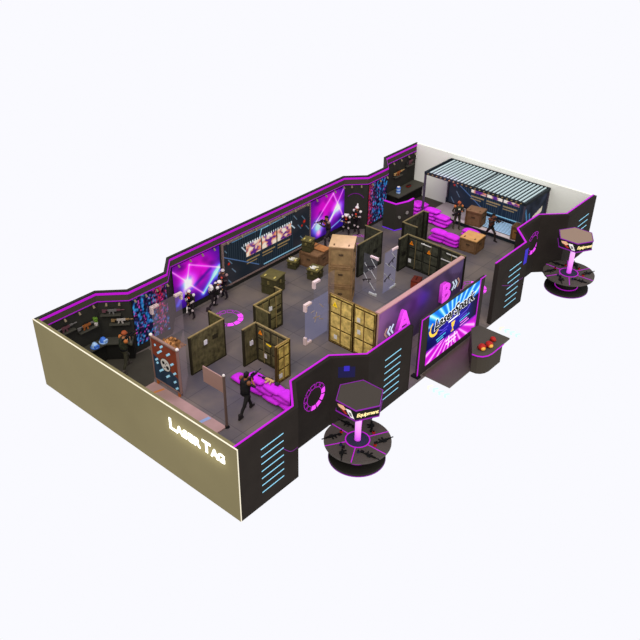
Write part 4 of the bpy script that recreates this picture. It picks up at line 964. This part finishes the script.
def hand(caps, wr, d, nrm, side, curl, z=0):
    """palm, four unequal bent fingers and a thumb leaving the side of the palm"""
    d = d.normalized(); nrm = (nrm-d*nrm.dot(d)).normalized(); s_ = d.cross(nrm)*side
    for k, (o_, l1) in enumerate(((.033, .088), (.011, .094), (-.011, .088), (-.032, .078))):
        base = wr+s_*o_*.6+d*.012; kn = wr+s_*o_+d*l1; caps.append((base, .016, kn, .0125, z))
        l = (.043, .048, .045, .035)[k]; a = curl; p = kn
        for seg in range(2):
            q = p+(d*math.cos(a)+nrm*math.sin(a))*l*(1 if seg == 0 else .8); caps.append((p, .0105, q, .0092, z)); p = q; a += curl*1.1
    t0 = wr+s_*.026+d*.025; t1 = t0+s_*.03+d*.035+nrm*.012; t2 = t1+d*.034+nrm*.02+s_*.004
    caps.append((t0, .015, t1, .0125, z)); caps.append((t1, .0115, t2, .0095, z))
POSES = {
 # joints for a 1.75 m figure facing +X, Y to its left
 'aim': dict(pelvis=(-.02, 0, .93), chest=(.02, 0, 1.27), neck=(.05, 0, 1.46), head=(.10, -.01, 1.60), shl=(.08, .19, 1.40), shr=(-.02, -.19, 1.40), ell=(.34, .20, 1.22), elr=(.10, -.36, 1.26), wrl=(.55, .0, 1.36), wrr=(.24, -.12, 1.36),
             knl=(.26, .16, .50), knr=(-.12, -.17, .48), anl=(.27, .20, .08), anr=(-.36, -.22, .08), gun=((.25, -.055, 1.36), (1, .03, .02))),
 'carry': dict(pelvis=(0, 0, .95), chest=(.02, 0, 1.29), neck=(.03, 0, 1.48), head=(.07, 0, 1.62), shl=(.02, .19, 1.42), shr=(.02, -.19, 1.42), ell=(.10, .30, 1.16), elr=(.0, -.33, 1.15), wrl=(.33, .14, 1.22), wrr=(.24, -.14, 1.06),
             knl=(.09, .12, .50), knr=(.02, -.14, .50), anl=(.02, .15, .08), anr=(-.08, -.17, .08), gun=((.28, -.09, 1.08), (.15, .8, .42))),
 'down': dict(pelvis=(-.02, 0, .93), chest=(.05, 0, 1.26), neck=(.09, 0, 1.44), head=(.15, 0, 1.57), shl=(.07, .19, 1.38), shr=(.05, -.19, 1.38), ell=(.16, .27, 1.12), elr=(.03, -.30, 1.10), wrl=(.40, .06, 1.0), wrr=(.20, -.14, .98),
             knl=(.18, .14, .50), knr=(-.06, -.15, .48), anl=(.10, .16, .08), anr=(-.20, -.18, .08), gun=((.24, -.09, .98), (.75, .25, -.62))),
 'lean': dict(pelvis=(-.10, 0, .86), chest=(.12, 0, 1.10), neck=(.25, 0, 1.24), head=(.34, 0, 1.33), shl=(.22, .19, 1.20), shr=(.18, -.19, 1.20), ell=(.36, .26, .96), elr=(.24, -.32, .96), wrl=(.58, .06, 1.02), wrr=(.40, -.14, .98),
             knl=(.22, .15, .48), knr=(-.08, -.17, .42), anl=(.08, .18, .08), anr=(-.38, -.20, .09), gun=((.42, -.08, .98), (1, .12, .0))),
}
POSES['stride'] = dict(POSES['aim'], pelvis=(0, 0, .88), anl=(.36, .06, .08), anr=(-.40, -.06, .08), knl=(.28, .09, .49), knr=(-.20, -.10, .47))
def person(label, loc, yaw, scale, pose, pal, gunlabel, headwear, pack=False, guncols=None, tilt=None):
    P = {k: (Vector(v) if k != 'gun' else v) for k, v in POSES[pose].items()}
    t = thing('person', label, 'person', (*loc, 0), yaw); t.scale = (scale,)*3
    skin = mat(pal['skin_n'], pal['skin'], .7, .1); suit = mat(pal['suit_n'], pal['suit'], .85, .08, noise_amt=.25, nscale=9)
    hd, nk = P['head'], P['neck']
    fw = V3(1, 0, -.08).normalized(); upv = (hd-nk).normalized(); upv = (upv+V3(0, 0, 1.6)).normalized()
    fw = (fw-upv*fw.dot(upv)).normalized()
    if pose == 'lean': fw = V3(1, 0, -.25).normalized(); upv = V3(.25, 0, 1).normalized()
    sd = upv.cross(fw)
    def h(f, s_, u): return hd+fw*f+sd*s_+upv*u
    c = []
    # head: skull, face, jaw, chin, nose, brow, ears, lips, eyes
    c += [(h(-.015, 0, .035), .088, h(.01, 0, .03), .085, 0), (h(.03, 0, -.01), .068, h(.035, 0, -.05), .055, 0), (h(.055, 0, -.075), .032, h(.05, 0, -.085), .03, 0),
          (h(.088, 0, .015), .011, h(.112, 0, -.022), .016, 0), (h(.078, .03, .035), .013, h(.078, -.03, .035), .013, 0), (h(-.01, .088, .0), .016, h(-.012, .09, -.03), .012, 0), (h(-.01, -.088, .0), .016, h(-.012, -.09, -.03), .012, 0),
          (h(.085, .018, -.052), .011, h(.085, -.018, -.052), .011, 2), (h(.09, .032, .012), .0115, h(.0905, .032, .012), .0115, 3), (h(.09, -.032, .012), .0115, h(.0905, -.032, .012), .0115, 3)]
    c.append((nk-upv*.03, .06, hd-upv*.06, .055, 0))
    pv, ch = P['pelvis'], P['chest']
    hl, hr = pv+V3(0, .095, -.03), pv+V3(0, -.095, -.03)
    mid = pv.lerp(ch, .5)
    c += [(hl, .105, hr, .105, 1), (mid+V3(0, .06, 0), .105, mid-V3(0, .06, 0), .105, 1), (pv+V3(0, .05, .02), .11, ch+V3(0, .05, 0), .115, 1), (pv-V3(0, .05, -.02), .11, ch-V3(0, .05, 0), .115, 1),
          (ch+V3(.01, .08, .03), .11, ch+V3(.01, -.08, .03), .11, 1), (P['shl'], .068, nk-V3(0, -.03, .05), .06, 1), (P['shr'], .068, nk-V3(0, .03, .05), .06, 1), (ch, .1, nk-V3(0, 0, .05), .07, 1)]
    az = 0 if pal.get('bare') else 1
    for S_, E_, W_ in (('shl', 'ell', 'wrl'), ('shr', 'elr', 'wrr')):
        c += [(P[S_], .062, P[E_], .046, 1), (P[E_], .044, P[W_], .031, az)]
    for K_, A_, hp in (('knl', 'anl', hl), ('knr', 'anr', hr)):
        kn, an = P[K_], P[A_]; sh = an.lerp(kn, .68)+V3(-.018, 0, 0)
        c += [(hp-V3(0, 0, .02), .098, kn, .062, 1), (kn, .06, sh, .06, 1), (sh, .06, an, .042, 1), (an, .042, an+V3(.13, 0, -.045), .034, 1), (an+V3(-.04, 0, -.03), .042, an, .042, 1)]
    gd = Vector(P['gun'][1]).normalized()
    hand(c, P['wrr'], (gd*.6+(P['wrr']-P['elr']).normalized()*.6+V3(0, .35, .0)), V3(0, 1, .35), 1, 1.05)
    hand(c, P['wrl'], ((P['wrl']-P['ell']).normalized()+gd*.3), V3(0, -.3, 1), -1, 1.0)
    me = blob(c, .0115, 'body')
    mobj(me, 'body', [skin, suit, mat('lip_tone', (128, 70, 62), .6, .1), mat('eye_dark', (24, 20, 18), .3, .3)], t)
    # vest following the chest
    v = [(ch+V3(.015, .085, .05), .128, pv+V3(.01, .075, .14), .122, 0), (ch+V3(.015, -.085, .05), .128, pv+V3(.01, -.075, .14), .122, 0), (ch+V3(.03, .05, .05), .13, ch+V3(.03, -.05, .05), .13, 0), (mid+V3(.02, .04, .04), .128, mid+V3(.02, -.04, .04), .128, 0)]
    mobj(blob(v, .016, 'vest', 2), 'vest', [mat(pal['vest_n'], pal['vest'], .75, .12, noise_amt=.3, nscale=10)], t)
    # chest lights / pouches
    b = MB(); b.box(ch+V3(.175, 0, .02), (.03, .11, .09), bev=.008); b.build('chest_sensor', mat(pal['acc_n'], pal['acc'], .5, .2, emit=pal.get('glow', 0)), t)
    b = MB()
    for yy in (-.09, 0, .09): b.box(pv+V3(.135, yy, .16), (.05, .07, .1), bev=.01)
    b.build('pouch', M_gun, t)
    b = MB()
    bp = pv+V3(.0, 0, .06)
    b.annulus((bp.x, bp.y), .115, .185, bp.z-.03, bp.z+.03, 20)
    for vv in b.bm.verts: vv.co.x = bp.x+(vv.co.x-bp.x)*.78
    b.build('belt', M_black, t)
    for S_, E_, s_ in (('shl', 'ell', 1), ('shr', 'elr', -1)):
        q = P[S_]+V3(0, .02*s_, .02)
        MB().ball(q, (.088, .08, .085), 14, 8).build('shoulder_pad', mat(pal['pad_n'], pal['pad'], .6, .15), t, smooth=True)
        e, w = P[E_], P[S_.replace('sh', 'wr')]
        if not pal.get('bare'): MB().cyl(e.lerp(w, .12), e.lerp(w, .8), .058, .043, 12).build('arm_guard', mat(pal['guard_n'], pal['guard'], .65, .15), t, smooth=True)
    for K_, A_ in (('knl', 'anl'), ('knr', 'anr')):
        kn, an = P[K_], P[A_]
        MB().ball(kn+V3(.025, 0, .01), (.06, .066, .08), 12, 8).build('knee_pad', mat(pal['guard_n'], pal['guard'], .65, .15), t, smooth=True)
        bt = [(an+V3(-.045, 0, -.03), .05, an+V3(.15, 0, -.04), .04, 0), (an+V3(-.045, 0, -.04), .04, an+V3(-.01, 0, .12), .058, 0), (an, .058, an.lerp(kn, .35), .062, 0)]
        mobj(blob(bt, .014, 'boot', 1), 'boot', [mat(pal['boot_n'], pal['boot'], .65, .15)], t)
    # headwear
    if headwear in ('helmet', 'pointed'):
        R = Matrix((fw, sd, upv)).transposed().to_4x4()
        b = MB(); b.ball((0, 0, 0), (.122, .108, .118), 18, 8, zmin=-.12)
        if headwear == 'pointed': b.cyl((-.03, 0, .05), (-.10, 0, .24), .08, .018, 12)
        hm = mobj((lambda o_: o_)(b), 'x', [], t) if False else b.build('helmet', mat(pal['helm_n'], pal['helm'], .5, .2), t, smooth=True, M=Matrix.Translation(h(-.005, 0, .045)) @ R)
        b = MB(); b.span((.085, -.075, -.035), (.128, .075, .025), bev=.012); b.build('visor', mat(pal['vis_n'], pal['vis'], .4, .3), hm, M=Matrix.Translation(h(-.005, 0, .045)) @ R)
        b = MB(); b.annulus((0, 0), .104, .126, -.03, -.008, 20); b.build('helmet_rim', M_black, hm, M=Matrix.Translation(h(-.005, 0, .045)) @ R)
    else:
        hc = [(h(-.03, 0, .05), .093, h(.0, 0, .06), .088, 0), (h(-.05, 0, .0), .08, h(-.05, 0, .03), .085, 0), (h(.03, .03, .09), .05, h(.03, -.03, .09), .05, 0)]
        mobj(blob(hc, .012, 'hair', 2), 'hair', [mat('hair_black', (24, 21, 20), .7, .15)], t)
    if pack:
        b = MB(); q = ch+V3(-.2, 0, -.02); b.box(q, (.17, .32, .42), bev=.05)
        pk = b.build('backpack', mat(pal['pack_n'], pal['pack'], .7, .12), t)
        MB().box(q+V3(-.1, 0, -.06), (.06, .2, .18), bev=.02).build('pocket', mat(pal['guard_n'], pal['guard']), pk)
    # weapon, held in both hands, a thing of its own
    g = rifle('rifle', gunlabel, *(guncols or (M_gun, M_gun)))
    M = Matrix.Translation((*loc, 0)) @ Matrix.Rotation(yaw, 4, 'Z') @ Matrix.Scale(scale, 4)
    gx = gd; gz = (V3(0, 0, 1)-gx*gx.z).normalized(); gy = gz.cross(gx)
    G = Matrix((gx, gy, gz)).transposed().to_4x4(); G.translation = Vector(P['gun'][0])+gz*.03
    g.matrix_world = M @ G @ Matrix.Scale(.9, 4)
    return t
def pal(n, skin, suit, vest, acc, pad, guard, boot, helm, vis, pack=(200, 200, 200), bare=False, glow=0):
    d = dict(skin=skin, suit=suit, vest=vest, acc=acc, pad=pad, guard=guard, boot=boot, helm=helm, vis=vis, pack=pack, bare=bare, glow=glow)
    for k, v in (('skin', 'skin'), ('suit', 'suit'), ('vest', 'vest'), ('acc', 'accent'), ('pad', 'pad'), ('guard', 'guard'), ('boot', 'boots'), ('helm', 'helmet'), ('vis', 'visor'), ('pack', 'pack')): d[k+'_n'] = n+'_'+v
    return d
SK = (176, 120, 84)
P_or = pal('forest', SK, (56, 54, 42), (44, 48, 36), (235, 225, 190), (176, 104, 52), (70, 68, 60), (74, 66, 60), (150, 72, 36), (120, 70, 44), glow=.3)
P_bk = pal('shadow', (150, 92, 60), (38, 36, 36), (32, 31, 32), (60, 55, 50), (120, 76, 44), (50, 46, 44), (40, 36, 36), (40, 38, 38), (30, 30, 32), bare=True)
P_wh = pal('ivory', SK, (40, 34, 36), (34, 28, 30), (210, 60, 40), (220, 212, 208), (188, 172, 170), (46, 38, 40), (226, 218, 214), (160, 50, 40), (226, 220, 216), glow=.25)
P_rd = pal('crimson', SK, (46, 38, 42), (58, 40, 44), (205, 80, 70), (150, 120, 118), (70, 56, 60), (44, 38, 42), (196, 186, 186), (60, 40, 44), (216, 206, 204), glow=.2)
P_br = pal('russet', (150, 96, 70), (44, 36, 34), (96, 56, 44), (140, 80, 60), (112, 66, 50), (52, 42, 40), (36, 30, 30), (120, 58, 42), (50, 36, 32))
D = math.radians
person('player in dark green gear and orange-brown helmet aiming toward the blue mural', (2.62, 9.2), D(4), 1.03, 'aim', P_or, 'dark rifle aimed by the orange-helmeted player near the gun bench', 'helmet')
person('bare-armed black-clad player with legs apart aiming over the nearest sandbag pile', (3.86, 3.7), D(6), 1.06, 'stride', P_bk, 'black rifle aimed over the nearest sandbag pile', 'hair')
person('white-helmeted player lowering a gun at the left of the first neon poster', (6.98, 10.2), D(205), .84, 'down', P_wh, 'pale-tipped rifle pointing down before the first neon poster', 'helmet', guncols=(M_gun, M_wplastic))
person('crouching white-armoured player with a white backpack before the first neon poster', (8.1, 10.0), D(-25), .92, 'lean', P_wh, 'dark rifle of the crouching player at the first neon poster', 'helmet', True)
person('dark-clad player with red marks standing at the right edge of the first neon poster', (9.05, 10.3), D(195), .86, 'carry', P_rd, 'dark rifle carried by the player beside the display board', 'helmet')
person('slim dark player aiming left in front of the far neon poster', (16.2, 10.2), D(160), .93, 'aim', P_rd, 'rifle aimed left across the far neon poster', 'hair')
person('hunched white-armoured player with backpack at the right of the far neon poster', (17.75, 10.25), D(215), .86, 'lean', P_wh, 'dark rifle of the hunched player at the far neon poster', 'helmet', True)
person('player with a tall pointed white helmet before the slanted dark wall', (18.15, 9.85), D(190), .9, 'carry', P_wh, 'dark rifle carried by the player with the pointed helmet', 'pointed')
person('player in green camouflage with an orange helmet between the sandbags and the brown crate', (22.14, 6.24), D(228), .92, 'carry', P_or, 'rifle held across the chest of the player by the big sandbag pile', 'helmet')
person('russet-topped player with legs apart aiming in front of the shelter platform', (22.2, 4.25), D(262), .88, 'stride', P_br, 'rifle aimed by the player in front of the shelter platform', 'hair')
# ================================================================== CAMERA / LIGHT
R_ = None
cam = bpy.data.cameras.new('camera'); co = bpy.data.objects.new('camera', cam); COL.objects.link(co); S.camera = co
fwd = Vector((0.63847875, 0.54362504, -0.54480886)); right = Vector((0.65362912, -0.75673628, 0.01091669)); up = right.cross(fwd)
co.matrix_world = Matrix(((right.x, up.x, -fwd.x, -12.2327146), (right.y, up.y, -fwd.y, -13.56023264), (right.z, up.z, -fwd.z, 19.41337001), (0, 0, 0, 1)))
cam.sensor_width = 36; cam.lens = 810.518/640*36; cam.clip_end = 1000
for nm, loc, e, c, sx, sy2 in (('shelter_fill', (23.2, 5.3, 2.55), 45, (.9, .95, 1), 1.6, 4.5), ('violet_wash', (4.9, 4.4, 3.6), 45, (.55, .4, 1), 2.5, 2.5), ('violet_wash', (11.2, 1.1, 2.9), 25, (.75, .3, 1), 3, .5), ('magenta_wash', (20.9, 6.9, 3.2), 25, (1, .4, 1), 1.5, 1.5), ('blue_wash', (12.5, 5.0, 3.8), 45, (.5, .5, 1), 3, 2)):  # unseen area fills added to brighten the shelter and tint the interior
    q = bpy.data.lights.new(nm, 'AREA'); q.shape = 'RECTANGLE'; q.size = sx; q.size_y = sy2; q.energy = e; q.color = c
    qo = bpy.data.objects.new(nm, q); COL.objects.link(qo); qo.location = loc
sl = bpy.data.lights.new('sun', 'SUN'); sl.energy = 1.7; sl.angle = math.radians(35); sl.color = (1, .96, .88)
so = bpy.data.objects.new('sun', sl); COL.objects.link(so); so.rotation_euler = Vector((.55, .38, -.85)).to_track_quat('-Z', 'Y').to_euler()
wd = bpy.data.worlds.new('world'); S.world = wd; wd.use_nodes = True
wd.node_tree.nodes['Background'].inputs['Color'].default_value = (*BG, 1); wd.node_tree.nodes['Background'].inputs['Strength'].default_value = 1
S.view_settings.view_transform = 'Standard'; S.view_settings.look = 'None'
